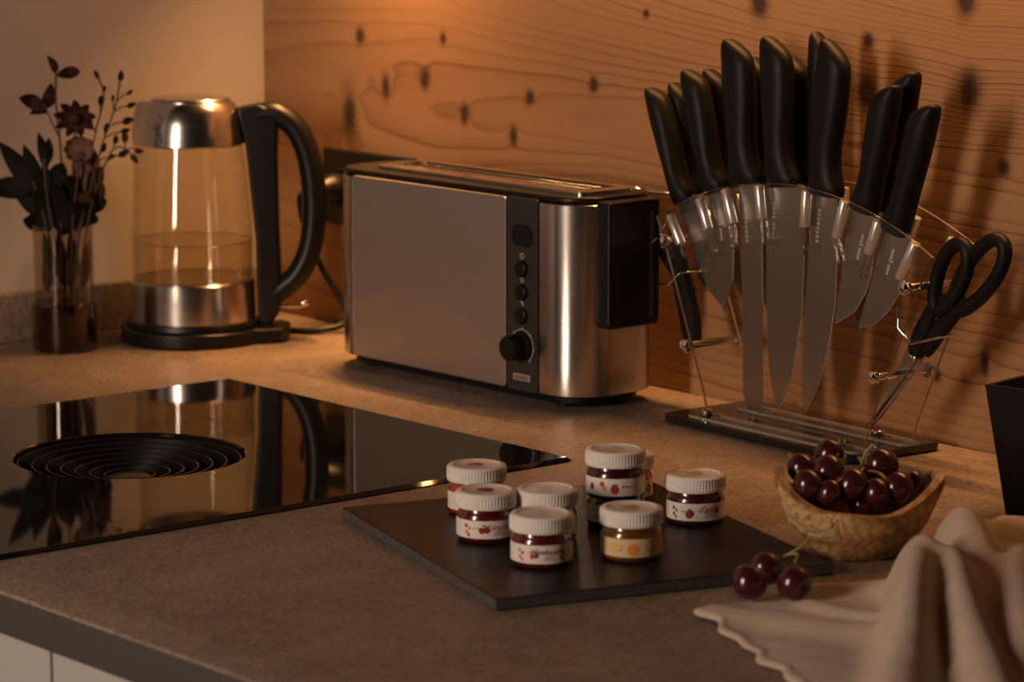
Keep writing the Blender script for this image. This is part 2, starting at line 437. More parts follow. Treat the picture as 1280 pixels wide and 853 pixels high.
# worktop with a cut-out for the hob
CX1, CY0, CZ = 2.5, -.9355, -.0311
hx0, hx1, hy0, hy1 = .353, .873, -.897, -.3085
def worktop():
    xs = [-.008, hx0 + .008, hx1 - .008, CX1]; ys = [CY0, hy0 + .008, hy1 - .008, -.002]
    bm = bmesh.new(); top, bot = {}, {}
    for i, x in enumerate(xs):
        for j, y in enumerate(ys):
            top[i, j] = bm.verts.new((x, y, 0)); bot[i, j] = bm.verts.new((x, y, CZ))
    for i in range(3):
        for j in range(3):
            if (i, j) == (1, 1): continue
            bm.faces.new((top[i, j], top[i + 1, j], top[i + 1, j + 1], top[i, j + 1]))
            bm.faces.new((bot[i, j], bot[i, j + 1], bot[i + 1, j + 1], bot[i + 1, j]))
    def side(a, b): bm.faces.new((top[a], bot[a], bot[b], top[b]))
    for i in range(3): side((i, 0), (i + 1, 0)); side((i + 1, 3), (i, 3)); side((3, i), (3, i + 1)); side((0, i + 1), (0, i))
    side((1, 1), (1, 2)); side((1, 2), (2, 2)); side((2, 2), (2, 1)); side((2, 1), (1, 1))
    bmesh.ops.recalc_face_normals(bm, faces=bm.faces)
    ed = [e for e in bm.edges if all(abs(v.co.y - CY0) < 1e-6 and abs(v.co.z) < 1e-6 for v in e.verts)]
    bmesh.ops.bevel(bm, geom=ed, offset=.0035, segments=3, affect='EDGES', profile=.5)
    me = bpy.data.meshes.new('worktop'); bm.to_mesh(me); bm.free()
    o = finish('worktop', me, ['counter', 'shaded_front'])
    for p_ in me.polygons:
        if p_.normal.y < -.9 and p_.center.y < CY0 + .004: p_.material_index = 1  # front face gets the colour with the shade painted in
    tag(o, 'long grey brown stone-look worktop running along the wooden wall', 'worktop')
worktop()
tag(box('upstand', -.0105, .006, -.93, -.003, .0005, .052, 'counter', None, .0015), 'low stone-look upstand strip along the foot of the plaster wall', 'upstand')

# base units with white fronts
xs = [(-.006, .4061), (.4091, 1.0061), (1.0091, 1.6061), (1.6091, 2.2061)]
cl = ['light base cabinet under the worktop in the corner by the plaster wall', 'light base cabinet under the hob, left of the visible door gap',
      'light base cabinet under the worktop, right of the visible door gap', 'light base cabinet under the worktop beyond the linen cloth']
for (a, b), l in zip(xs, cl):
    c = empty('base_cabinet', ((a + b) / 2, -.5, -.9)); hw = (b - a) / 2
    tag(c, l, 'cabinet', 'light base cabinets')
    box('body', -hw + .001, hw - .001, -.40, .46, .10, .72, 'carcass', c)
    box('door', -hw, hw, -.4255, -.402, .10, .8665, 'white_front', c, .0015)
    box('plinth', -hw, hw, -.36, -.34, 0, .098, 'matt_black', c)

# ================================================================== hob with extractor
def hob():
    t = empty('induction_hob', ((hx0 + hx1) / 2, (hy0 + hy1) / 2, 0))
    tag(t, 'black glass induction hob with round extractor grille set into the worktop', 'hob')
    X, Y = (hx1 - hx0) / 2, (hy1 - hy0) / 2; ox, oy = .6155 - (hx0 + hx1) / 2, -.5996 - (hy0 + hy1) / 2
    n = 96; v, f = [], []; rad = .1008
    for i in range(n):
        a = 2 * math.pi * i / n; ca, sa = math.cos(a), math.sin(a)
        s = min((X - ox * (1 if ca > 0 else -1)) / abs(ca) if abs(ca) > 1e-9 else 9, (Y - oy * (1 if sa > 0 else -1)) / abs(sa) if abs(sa) > 1e-9 else 9)
        v.append((ox + ca * s, oy + sa * s, .0012)); v.append((ox + ca * (s - .004), oy + sa * (s - .004), .0042))
        v.append((ox + ca * (rad + .0015), oy + sa * (rad + .0015), .0042)); v.append((ox + ca * rad, oy + sa * rad, .0032)); v.append((ox + ca * rad, oy + sa * rad, -.024))
    for i in range(n):
        j = (i + 1) % n
        for k in range(4): f.append((i * 5 + k, j * 5 + k, j * 5 + k + 1, i * 5 + k + 1))
    # exact corners
    for sx in (-1, 1):
        for sy in (-1, 1):
            i = min(range(n), key=lambda q: (v[q * 5][0] - sx * X) ** 2 + (v[q * 5][1] - sy * Y) ** 2)
            v[i * 5] = (sx * X, sy * Y, .0012); v[i * 5 + 1] = (sx * (X - .004), sy * (Y - .004), .0042)
    raw('glass_plate', v, f, 'hob', t, angle=20)
    lathe('well_floor', [(.0995, -.0235), (.05, -.0238), (.004, -.0240)], 'black_metal', t, 48, cap0=False).location = (ox, oy, 0)
    g = empty('extractor_grille', (0, 0, 0)); g.parent = t; g.location = (ox, oy, 0)
    for k in range(7):
        r = .0975 - k * .0125; z = .0005 - k * .0021
        lathe('ring', [(r + .0007, z - .0004), (r, z), (r - .0007, z - .0004), (r, z - .0010), (r + .0007, z - .0004)], 'ring_edge', g, 72, False, False, angle=60)
        # dark louvre face inside each ring
        lathe('louvre', [(r + .0002, z - .0012), (r - .0050, z - .0125), (r - .0100, z - .0120), (r - .0050, z - .0135), (r - .0008, z - .0012)], 'black_metal', g, 72, False, False)
    lathe('centre_knob', [(.020, -.023), (.019, -.015), (.016, -.0135), (.004, -.0130)], 'ring_edge', g, 40)
    for k in range(4):
        a = R(45 + 90 * k)
        rod('spoke', (.016 * math.cos(a), .016 * math.sin(a), -.019), (.094 * math.cos(a), .094 * math.sin(a), -.0165), .0015, 'black_metal', g, 8)
hob()

# ================================================================== glass kettle
def kettle():
    t = empty('glass_kettle', (.1122, -.1856, 0), RTANG)
    tag(t, 'glass and steel electric kettle half filled with water, black handle', 'kettle')
    # base plate with a tongue under the handle
    pl = [(.079 * math.cos(a), .079 * math.sin(a)) for a in [R(28 + 304 * i / 40) for i in range(41)]] + [(.096, -.030), (.103, -.020), (.103, .020), (.096, .030)]
    prism('power_base', pl, 0, .0165, 'z', 'black_plastic', t, .003, 3)
    lathe('steel_band', [(.0655, .0170), (.0672, .0190), (.0668, .045), (.0662, .066), (.0652, .067)], 'steel', t, 64)
    ring = lathe('black_collar', [(.070, .0165), (.0722, .018), (.0712, .0235), (.0676, .0245)], 'black_plastic', t, 64)
    def spout(x, y, z):
        k = max(0, (z - .15) / .064); a = math.atan2(y, -x)
        q = k * math.exp(-(a / .22) ** 2) * .006
        return (x - q, y, z)
    lathe('glass_body', [(.0660, .0665), (.0666, .085), (.0664, .108), (.0650, .130), (.0618, .165), (.0585, .195), (.0562, .214)], 'glass', t, 72, False, False, spout)
    lathe('glass_inner', [(.0630, .0665), (.0640, .108), (.0628, .130), (.0598, .165), (.0565, .195), (.0542, .214)], 'glass', t, 72, False, False, spout)
    lathe('water', [(.0050, .0675), (.0622, .0675), (.0634, .075), (.0636, .1075), (.0630, .1085), (.002, .1083)], 'water', t, 64)
    for z_, r_ in ((.1088, .0632), (.0680, .0640)):
        tube('water_edge', [(r_ * math.cos(R(6 * q)), r_ * math.sin(R(6 * q)), z_) for q in range(60)], .0009, 'clip', t, 8, True)
    lathe('lid_collar', [(.0560, .2120), (.0575, .2135), (.0568, .222), (.0545, .236), (.0510, .249), (.0465, .2565), (.0440, .2585)], 'steel', t, 72, False, True, spout)
    lathe('lid_cap', [(.0425, .2580), (.0425, .2600), (.0405, .2622), (.020, .2636), (.002, .2638)], 'steel_wrap', t, 56)
    # spine down the glass, loop handle and hinge block
    pts = [(.050, .2515), (.072, .2560), (.088, .2500), (.094, .236), (.0925, .200), (.0935, .120), (.0955, .060), (.0930, .030), (.085, .0185), (.071, .0185), (.0690, .070), (.0685, .110), (.0635, .165), (.0585, .214), (.052, .238)]
    prism('spine', pts, -.0135, .0135, 'y', 'black_plastic', t, .004, 3)
    path = smooth_path([(.0720, 0, .2440), (.0930, 0, .2440), (.1140, 0, .2270), (.1270, 0, .1930), (.1315, 0, .1450), (.1265, 0, .1010), (.1110, 0, .0690), (.0860, 0, .0490)], 7)
    tube('handle', path, [.0120 + .0014 * math.sin(math.pi * i / (len(path) - 1)) for i in range(len(path))], 'black_plastic', t, 18, ref=(0, 1, 0), flat=1.15)
    box('switch', .094, .118, -.006, .006, .0345, .0395, 'chrome', t, .0015)
    rod('switch_tip', (.117, 0, .0385), (.1225, 0, .041), .0042, 'chrome', t, 12)
    for k in range(5):   # level marks on the glass
        z = .118 + k * .018
        raw('level_mark', [(.0635 * math.cos(a), .0635 * math.sin(a), zz) for a in (R(-36), R(-31)) for zz in (z, z + .0009)], [(0, 1, 3, 2)], 'grey_print', t)
    return t
kettle()

# wall socket with plug and the kettle cord
s = empty('wall_socket', (.152, 0, .155))
tag(s, 'black double wall socket on the wooden wall behind the toaster', 'socket')
box('frame', -.040, .118, -.011, -.0005, -.042, .042, 'black_plastic', s, .003)
for dx in (-.0, .078):
    o = lathe('socket_insert', [(.0185, 0), (.0185, .004), (.0205, .005), (.0225, .004), (.0225, 0)], 'matt_black', s, 32); o.rotation_euler = (R(90), 0, 0); o.location = (dx, -.0105, 0)
p = empty('power_plug', (.152, -.0165, .155))
tag(p, 'black power plug of the kettle pushed into the wall socket', 'plug')
o = lathe('plug_body', [(.0165, 0), (.0178, .004), (.0170, .016), (.0120, .026), (.0095, .034), (.0085, .040)], 'black_plastic', p, 28); o.rotation_euler = (R(90), 0, 0)
tube('cord', smooth_path([(0, -.038, 0), (-.006, -.050, -.006), (.000, -.048, -.040), (.012, -.034, -.085), (.028, -.020, -.120), (.034, -.020, -.143), (.022, -.050, -.1505), (-.010, -.075, -.1510), (-.012, -.085, -.1510)], 8), .0036, 'black_plastic', p, 10)

# ================================================================== long-slot toaster
def toaster():
    ox, oy = .515, -.105
    t = empty('toaster', (ox, oy, 0))
    tag(t, 'brushed steel long-slot toaster with black control strip and lever end', 'toaster')
    x0, x1, y0, y1 = .322 - ox, .712 - ox, -.1615 - oy, -.046 - oy
    prism('inner_body', rrect(x0 + .003, x1 - .003, y0 + .003, y1 - .003, .040), .012, .200, 'z', 'matt_black', t, .002)
    prism('bottom_tray', rrect(x0 + .012, x1 - .012, y0 + .010, y1 - .010, .034), .0045, .0125, 'z', 'matt_black', t, .001)
    # front steel panel, control strip
    prism('front_panel', rrect(.3665 - ox, .6095 - ox, .0135, .1985, .004, 4), y0 - .0018, y0 + .0035, 'y', 'steel_brushed', t, .0008)
    cp = prism('control_strip', rrect(.6110 - ox, .6560 - ox, .0125, .1995, .003, 4), y0 - .0012, y0 + .0035, 'y', 'panel_plastic', t, .0006)
    # wrapped steel ends
    def wrap(side):
        h = .0022; pts_o, pts_i = [], []
        ya, yb, r = y0 - .001, y1 + .001, .044
        if side > 0:
            xa, xb = .6585 - ox, x1
            pth = [(xa, ya)] + arc2(xb - r, ya + r, r, 1.5 * math.pi, 2 * math.pi, 14) + arc2(xb - r, yb - r, r, 0, .5 * math.pi, 14) + [(xa, yb)]
        else:
            xa, xb = .364 - ox, x0
            pth = [(xa, yb)] + arc2(xb + r, yb - r, r, .5 * math.pi, math.pi, 14) + arc2(xb + r, ya + r, r, math.pi, 1.5 * math.pi, 14) + [(xa, ya)]
        inn = []
        for i, q in enumerate(pth):
            a = Vector(pth[max(0, i - 1)]); b = Vector(pth[min(len(pth) - 1, i + 1)]); d = (b - a).normalized()
            inn.append((q[0] - d.y * h, q[1] + d.x * h))
        return prism('end_cover', pth + inn[::-1], .0135, .1970, 'z', 'steel_wrap', t, .0006, 1)
    wrap(1); wrap(-1)
    # rear panel
    prism('rear_panel', rrect(.3665 - ox, .6560 - ox, .0135, .1985, .004, 4), y1 - .0035, y1 + .0015, 'y', 'steel_brushed', t, .0008)
    # top: rim, deck, slot rails
    prism('top_deck', rrect(x0 + .002, x1 - .002, y0 + .002, y1 - .002, .040), .1975, .2045, 'z', 'black_plastic', t, .0025, 3)
    z0, z1 = .2046, .2090
    rim = bmesh.new(); sx0, sx1, sy0, sy1 = .372 - ox, .694 - ox, -.140 - oy, -.068 - oy
    outer = rrect(sx0, sx1, sy0, sy1, .012, 5); inner = rrect(sx0 + .012, sx1 - .012, sy0 + .016, sy1 - .016, .006, 5)
    n = len(outer); v = [(x, y, z0) for x, y in outer] + [(x, y, z1 - .001) for x, y in outer] + [(x, y, z1) for x, y in inner] + [(x, y, z0) for x, y in inner]
    f = []
    for i in range(n):
        j = (i + 1) % n
        for k in range(3): f.append((k * n + i, k * n + j, (k + 1) * n + j, (k + 1) * n + i))
    raw('slot_surround', v, f, 'steel', t)
    raw('slot_floor', [(x, y, z0 + .0005) for x, y in inner], [tuple(range(n))], 'matt_black', t)
    for yy in (-.112, -.096): rod('guard_wire', (sx0 + .02, yy - oy, .2072), (sx1 - .02, yy - oy, .2072), .0010, 'chrome', t, 8)
    # lever housing on the right end
    hs = prism('lever_housing', rrect(-.1365 - oy, -.0710 - oy, .0800, .2010, [.006, .006, .003, .003], 4), x1 - .003, x1 + .0165, 'x', 'black_plastic', t, .003, 3)
    box('lever_track', x1 + .0162, x1 + .0172, -.0845 - oy, -.0800 - oy, .088, .190, 'panel_plastic', hs)
    # controls on the strip
    yb = y0 - .0012; cx = .6335 - ox
    prism('display_window', rrect(cx - .0145, cx + .0145, .1525, .1740, .0085, 6), yb - .0012, yb, 'y', 'black_plastic', cp, .0005)
    for z, ic in ((.1310, 0), (.1085, 1), (.0855, 2)):
        b = lathe('button', [(.0082, 0), (.0080, .0030), (.0068, .0040), (.002, .0043)], 'black_plastic', cp, 24); b.rotation_euler = (R(90), 0, 0); b.location = (cx, yb, z)
        zc = z + .0125
        if ic == 0: o = tube('icon', [(cx + .0026 * math.cos(a), yb - .0002, zc + .0026 * math.sin(a)) for a in [R(15 * q) for q in range(24)]], .0006, 'grey_print', cp, 6, True)
        elif ic == 1:
            o = tube('icon', [(cx + .0018 * math.cos(a), yb - .0002, zc - .0008 + .0022 * math.sin(a)) for a in [R(18 * q) for q in range(20)]], .0005, 'grey_print', cp, 6, True)
            rod('icon', (cx, yb - .0002, zc + .0014), (cx, yb - .0002, zc + .0038), .0006, 'grey_print', cp, 6)
        else: o = tube('icon', [(cx - .0022, yb - .0002, zc + .0022), (cx - .0003, yb - .0002, zc + .0016), (cx + .0012, yb - .0002, zc - .0004), (cx + .0022, yb - .0002, zc - .0022)], [.0012, .0010, .0011, .0006], 'grey_print', cp, 6)
    kz = .0560
    tube('dial_scale', [(cx + .0165 * math.cos(a), yb - .0002, kz + .0165 * math.sin(a)) for a in [R(-50 + 5 * q) for q in range(50)]], .0005, 'grey_print', cp, 6)
    for a in (R(-50), R(-5), R(45), R(90), R(135), R(185)): rod('dial_mark', (cx + .0165 * math.cos(a), yb - .0002, kz + .0165 * math.sin(a)), (cx + .0188 * math.cos(a), yb - .0002, kz + .0188 * math.sin(a)), .0007, 'grey_print', cp, 6)
    k = lathe('dial_knob', [(.0145, 0), (.0145, .003), (.0128, .005), (.0122, .0185), (.0110, .0200), (.002, .0203)], 'black_plastic', t, 40); k.rotation_euler = (R(90), 0, 0); k.location = (cx, yb, kz)
    bd = prism('badge', rrect(cx - .0125, cx + .0125, .0225, .0292, .0012, 3), yb - .0010, yb, 'y', 'badge', cp, .0003)
    v, f = text_mesh('arendo', .0068); raw('badge_lettering', [(cx + a * .95, yb - .0012, .0259 + b) for a, b, _ in v], f, 'panel_plastic', bd, False)
    for fx in (x0 + .045, x1 - .045):
        for fy in (y0 + .025, y1 - .025): o = lathe('foot', [(.008, 0), (.009, .001), (.009, .005)], 'matt_black', t, 20); o.location = (fx, fy, 0)
toaster()

# ================================================================== acrylic knife stand
SO = Vector((.925, -.080, 0)); SA = R(-3.3)
SM = Matrix.Translation(SO) @ Matrix.Rotation(SA, 4, 'Z')
FY, BY = -.028, .031
stand = empty('knife_stand', SO, SA)
tag(stand, 'clear acrylic fan-shaped knife stand on black base with chrome spacers', 'knife stand')
prism('base_plate', rrect(-.1355, .1205, -.0515, .0625, .010, 6), 0.0015, .0085, 'z', 'smoke_acrylic', stand, .0008)
for fx in (-.12, .105):
    for fy in (-.04, .05):
        o = lathe('foot', [(.005, 0), (.0055, .0018)], 'matt_black', stand, 12); o.location = (fx, fy, 0)
def panel(y, sgn):
    c0, r0 = (.013, -.1525), .387
    aL = math.atan2(.1855 + .1525, -.170 - .013); aR = math.atan2(.1915 + .1525, .196 - .013)
    pts = [(-.096, .0125), (-.101, .030)] + [(-.160, .166), (-.168, .182)] + arc2(c0[0], c0[1], r0, aL, aR, 28) + [(.188, .178), (.180, .164)] + [(.120, .030), (.115, .0125)]
    th = .0026
    name = 'front_panel' if sgn < 0 else 'back_panel'
    pn = prism(name, pts, y - th / 2, y + th / 2, 'y', ['acrylic', 'acrylic_edge'], stand, rim_mat=True)
    # foot flange folded towards the viewer
    prism('foot_flange', rrect(-.105, .122, y - .020, y + .0013, [.009, .009, .001, .001], 6), .0095, .0122, 'z', ['acrylic', 'acrylic_edge'], pn, rim_mat=True)
    return pn
fp = panel(FY, -1); bp = panel(BY, 1)
for x, y in ((-.082, FY - .0125), (.096, FY - .0125), (-.082, BY - .0125), (.083, BY - .0125)):
    o = lathe('screw', [(.0035, .008), (.0035, .0122), (.0055, .0124), (.0060, .0132), (.0060, .0178), (.0052, .0188), (.0022, .0190)], 'chrome', stand, 24); o.location = (x, y, 0)
for x, z in ((-.1585, .166), (-.1247, .0714), (.1651, .160), (.128, .077)):
    sp = rod('spacer', (x, FY + .0015, z), (x, BY - .0015, z), .0038, 'chrome', stand, 18)
    for yy, d in ((FY - .0015, -1), (BY + .0015, 1)):
        o = lathe('spacer_cap', [(.0066, 0), (.0068, .0015), (.0060, .0045), (.0030, .0056), (.0008, .0057)], 'chrome', stand, 24); o.rotation_euler = (R(90) if d < 0 else R(-90), 0, 0); o.location = (x, yy, z)
tubes = [((-.1614, .1903), (-.1447, .1635)), ((-.1189, .2102), (-.1059, .1817)), ((-.0829, .2224), (-.0712, .1905)), ((-.0368, .2303), (-.0318, .1988)),
         ((.0274, .2312), (.025, .1974)), ((.0772, .2267), (.0668, .1925)), ((.1199, .2134), (.1077, .1828)), ((.1656, .1988), (.147, .1656))]
for (a, b) in tubes:
    rod('slot_tube', (a[0], FY + .0075, a[1] - .001), (b[0], FY + .0075, b[1]), .0048, 'satin', stand, 20)
    rod('slot_tube', (a[0], BY - .0065, a[1] - .001), (b[0], BY - .0065, b[1]), .0048, 'satin', stand, 20)
clips = [((-.1127, .181), (-.0965, .1597)), ((-.0724, .1888), (-.0688, .168)), ((-.0296, .1976), (-.026, .177)), ((.0260, .196), (.0275, .177)), ((.0668, .1904), (.0745, .1694)), ((.1100, .1825), (.1005, .1605))]
for (a, b) in clips:   # clear plastic U clips below the tubes
    A, B = Vector((a[0], 0, a[1])), Vector((b[0], 0, b[1])); d = (B - A).normalized(); s_ = Vector((-d.z, 0, d.x)) * .0036
    off = Vector((0, FY + .0075, 0))
    tube('clip', smooth_path([A - s_ + off, A + d * .010 - s_ + off, B - s_ - d * .002 + off, B + off, B + s_ - d * .002 + off, A + d * .010 + s_ + off, A + s_ + off], 5), .0015, 'clip', stand, 8)
# wire hooks on the sides
for pts in ([(-.186, FY, .159), (-.1635, FY - .003, .1705), (-.1585, FY, .184)], [(-.1730, FY, .1245), (-.1521, FY - .003, .1247), (-.1385, FY, .1375)]):
    tube('wire_hook', [pts[0], pts[1], pts[2], (pts[2][0] + .006, BY, pts[2][2] + .002)], .0010, 'chrome', stand, 8)
tube('wire_hook', [(.1560, FY - .002, .142), (.1572, FY - .003, .1245), (.1730, FY - .003, .1126), (.2010, FY + .004, .1215), (.2010, FY + .024, .1215)], .0013, 'chrome', stand, 8)
v, f = text_mesh('Hox5-ullao', .0135)
raw('embossed_lettering', [(.0765 + a * .92, FY - .0016 - (0.0), .0500 + b * .9) for a, b, _ in v], f, 'clip', fp, False)

HP = [(0, -.50, .52, .8), (.05, -.51, .54, .95), (.10, -.50, .47, 1), (.18, -.48, .36, 1), (.30, -.46, .33, 1), (.45, -.48, .40, 1), (.60, -.50, .47, 1), (.75, -.49, .50, 1), (.84, -.47, .47, .95), (.90, -.46, .33, .88), (.95, -.44, .10, .74), (.985, -.40, -.10, .55), (1.0, -.34, -.22, .30)]
def handle_mesh(name, b, tpt, y, W, mir, parent, off):
    b = Vector((b[0], 0, b[1])); tp = Vector((tpt[0], 0, tpt[1])); ax = (tp - b); L = ax.length; ax.normalize(); sd = Vector((ax.z, 0, -ax.x))
    n = 16; v, f = [], []
    prof = smooth_path([(p_[0], p_[1], p_[2]) for p_ in HP], 3); th = smooth_path([(p_[3], 0, 0) for p_ in HP], 3)
    for q, h in zip(prof, th):
        l, r = q[1] * W, q[2] * W
        if mir: l, r = -r, -l
        c_, hw = (l + r) / 2, (r - l) / 2
        for k in range(n):
            a = 2 * math.pi * k / n; ca, sa = math.cos(a), math.sin(a)
            ex = math.copysign(abs(ca) ** .92, ca) * hw; ey = math.copysign(abs(sa) ** .92, sa) * .0122 * max(.12, h.x)
            slope = (.14 * W if not mir else -.14 * W) * (1 if q[0] < .05 else 0)
            P = b + ax * (q[0] * L) + sd * (c_ + ex)
            v.append((P.x - off[0], y + ey - off[1], P.z - off[2]))
    N = len(prof)
    for i in range(N - 1):
        for k in range(n):
            l = (k + 1) % n; f.append((i * n + k, i * n + l, (i + 1) * n + l, (i + 1) * n + k))
    f.append(tuple(range(n))[::-1]); f.append(tuple((N - 1) * n + k for k in range(n)))
    return raw(name, v, f, 'handle', parent, angle=60)
def serrate(pts, i0, i1, depth=.0009, pitch=.0042):
    """replace edge i0->i1 of the outline by scallops"""
    out = []
    for i, q in enumerate(pts):
        out.append(q)
        if i0 <= i < i1:
            a, b = Vector(q), Vector(pts[i + 1]); L = (b - a).length; m_ = max(1, int(L / pitch)); nn = Vector((b.y - a.y, a.x - b.x)).normalized()
            for s in range(m_):
                for tt, dd in ((.25, 1), (.5, 1.25), (.75, 1), (1.0, 0)):
                    if s == m_ - 1 and tt == 1.0: continue
                    p_ = a + (b - a) * ((s + tt) / m_) - nn * depth * dd * -1 * (-1)
                    out.append((p_.x, p_.y))
    return out
def knife(name, label, cat, hb, ht, W, mir, y, blade, ser=None, mark=None, group='knives in the acrylic stand', edge=None):
    off = (hb[0], y, hb[1])
    t = empty(name, SM @ Vector(off), SA); tag(t, label, cat, group)
    handle_mesh('handle', hb, ht, y, W, mir, t, off)
    eb = blade[edge[0]:edge[1] + 1] if edge else None
    if ser:
        n0 = len(blade); blade = serrate(blade, *ser)
        if not edge: eb = blade[ser[0]:ser[1] + 1 + len(blade) - n0]
    bl = prism('blade', blade, y - .0009, y + .0009, 'y', 'blade', t, .0004, 1, off=off)
    if eb: tube('cutting_edge', [(q[0] - off[0], y - off[1], q[1] - off[2]) for q in eb], .00055, 'satin', bl, 6)
    if mark:
        (x0, z0), (x1, z1), s, size = mark
        v, f = text_mesh(s, size * 1.7); L = math.hypot(x1 - x0, z1 - z0); dx, dz = (x1 - x0) / L, (z1 - z0) / L
        w_ = max(q[0] for q in v) - min(q[0] for q in v); k = L / w_
        cx, cz = (x0 + x1) / 2, (z0 + z1) / 2
        raw('blade_lettering', [(cx + dx * a * k - dz * b * 1.0 - off[0], y - .00105 - off[1], cz + dz * a * k + dx * b - off[2]) for a, b, _ in v], f, 'light_print', bl, False)
    return t
KY, KB = FY + .0155, BY - .018
knife('paring_knife', 'leftmost black-handled knife in the stand, tilted outwards over a plain curved blade', 'knife', (-.1535, .2030), (-.2005, .3080), .0250, False, KY + .0035,
      [(-.166, .2010), (-.142, .2105), (-.128, .2060), (-.115, .170), (-.100, .130), (-.0885, .1050), (-.1020, .1120), (-.1166, .1220), (-.1377, .1500), (-.1540, .1830)])
knife('steak_knife', 'front knife with serrated short blade, second handle from left in front row', 'knife', (-.1040, .2160), (-.1420, .3285), .0295, False, KY,
      [(-.1170, .2150), (-.0930, .2240), (-.0870, .2000), (-.0798, .1744), (-.0806, .1372), (-.0924, .1052), (-.0985, .1200), (-.1065, .1600), (-.1120, .1950)], (2, 4), ((-.0995, .2000), (-.0945, .1720), 'nox5 oxo', .004))
knife('bread_knife', 'serrated bread knife with straight blade, third handle from left in front row', 'knife', (-.0620, .2270), (-.0800, .3590), .0385, False, KY,
      [(-.0735, .2240), (-.0430, .2320), (-.0424, .2200), (-.0392, .1200), (-.0365, .0180), (-.0480, .0195), (-.0580, .0235), (-.0635, .0330), (-.0654, .1000), (-.0690, .1800)], (2, 3), ((-.0628, .2060), (-.0590, .1740), 'o o o n o n o o', .0044))
knife('chef_knife', 'broad chef knife with smooth pointed blade in the middle of the stand', 'knife', (-.0130, .2290), (-.0270, .3640), .0375, False, KY,
      [(-.0355, .2340), (.0135, .2340), (.0168, .2280), (.0165, .1700), (.0139, .1120), (.0030, .0600), (-.0085, .0370), (-.0165, .0242), (-.0205, .0360), (-.0282, .0624), (-.0325, .1200), (-.0340, .1800)], None, ((-.0225, .2140), (-.0240, .1810), 'o o o a   o o o o', .0044), edge=(3, 7))
knife('carving_knife', 'long carving knife with narrow smooth blade, right of the broad chef knife', 'knife', (.0430, .2270), (.0520, .3640), .0385, False, KY,
      [(.0270, .2330), (.0560, .2325), (.0590, .2260), (.0600, .1900), (.0580, .1320), (.0500, .0900), (.0380, .0560), (.0211, .0292), (.0180, .0690), (.0195, .1300), (.0235, .1900)], None, ((.0375, .2140), (.0345, .1840), 'o o o o o o o o', .0044), edge=(3, 7))
knife('steak_knife', 'front knife with short serrated blade, second handle from right in front row', 'knife', (.0930, .2180), (.1225, .3320), .0300, True, KY,
      [(.0735, .2250), (.1030, .2190), (.1080, .2120), (.1060, .1850), (.1019, .1620), (.0950, .1450), (.0830, .1290), (.0581, .1147), (.0610, .1350), (.0655, .1541), (.0700, .1900)], (3, 7), ((.0935, .1970), (.0870, .1740), 'nox5 ouoo', .004))
knife('steak_knife', 'rightmost black-handled knife in front row, with wide serrated blade', 'knife', (.1310, .2040), (.1700, .3190), .0300, True, KY,
      [(.1160, .2150), (.1480, .2040), (.1550, .1950), (.1490, .1690), (.1363, .1485), (.1240, .1330), (.1080, .1210), (.0890, .1151), (.0985, .1430), (.1060, .1650), (.1130, .1900)], (3, 7), ((.1320, .1880), (.1240, .1650), 'nox5 oxo', .004))
def back_blade(hb, ht, L=.115, W=.017):
    b, t_ = Vector(hb), Vector(ht); d = (b - t_).normalized(); s = Vector((-d.y, d.x))
    P = [(0, -.5), (.25, -.5), (.6, -.45), (.85, -.25), (1.0, .30), (.9, .42), (.5, .5), (0, .5)]
    return [tuple(b + d * (L * a - .004) + s * (W * q)) for a, q in P]
bk = [((-.1700, .2050), (-.1915, .3110), .0230, False, .095, 'back-row knife between the two leftmost front handles'),
      ((-.1200, .2160), (-.1400, .3270), .0280, False, .105, 'back-row knife behind the serrated knife left of the bread knife'),
      ((-.0700, .2240), (-.0770, .3410), .0260, False, .125, 'slim back-row knife between bread knife and chef knife handles'),
      ((-.0170, .2290), (-.0280, .3460), .0280, False, .125, 'back-row knife half hidden by the right edge of the chef knife handle'),
      ((.0085, .2290), (.0060, .3680), .0240, False, .110, 'tallest back-row knife just left of the carving knife handle'),
      ((.0870, .2180), (.1190, .3420), .0300, True, .125, 'back-row knife standing between the two rightmost front handles')]
for hb, ht, W, mir, L, l in bk:
    yy = KB if ht[0] != .0045 else KB
    knife('steak_knife', l, 'knife', hb, ht, W, mir, yy + (.0 if ht[0] != -.0300 else .0), back_blade(hb, ht, L), None, None, 'back row of knives')

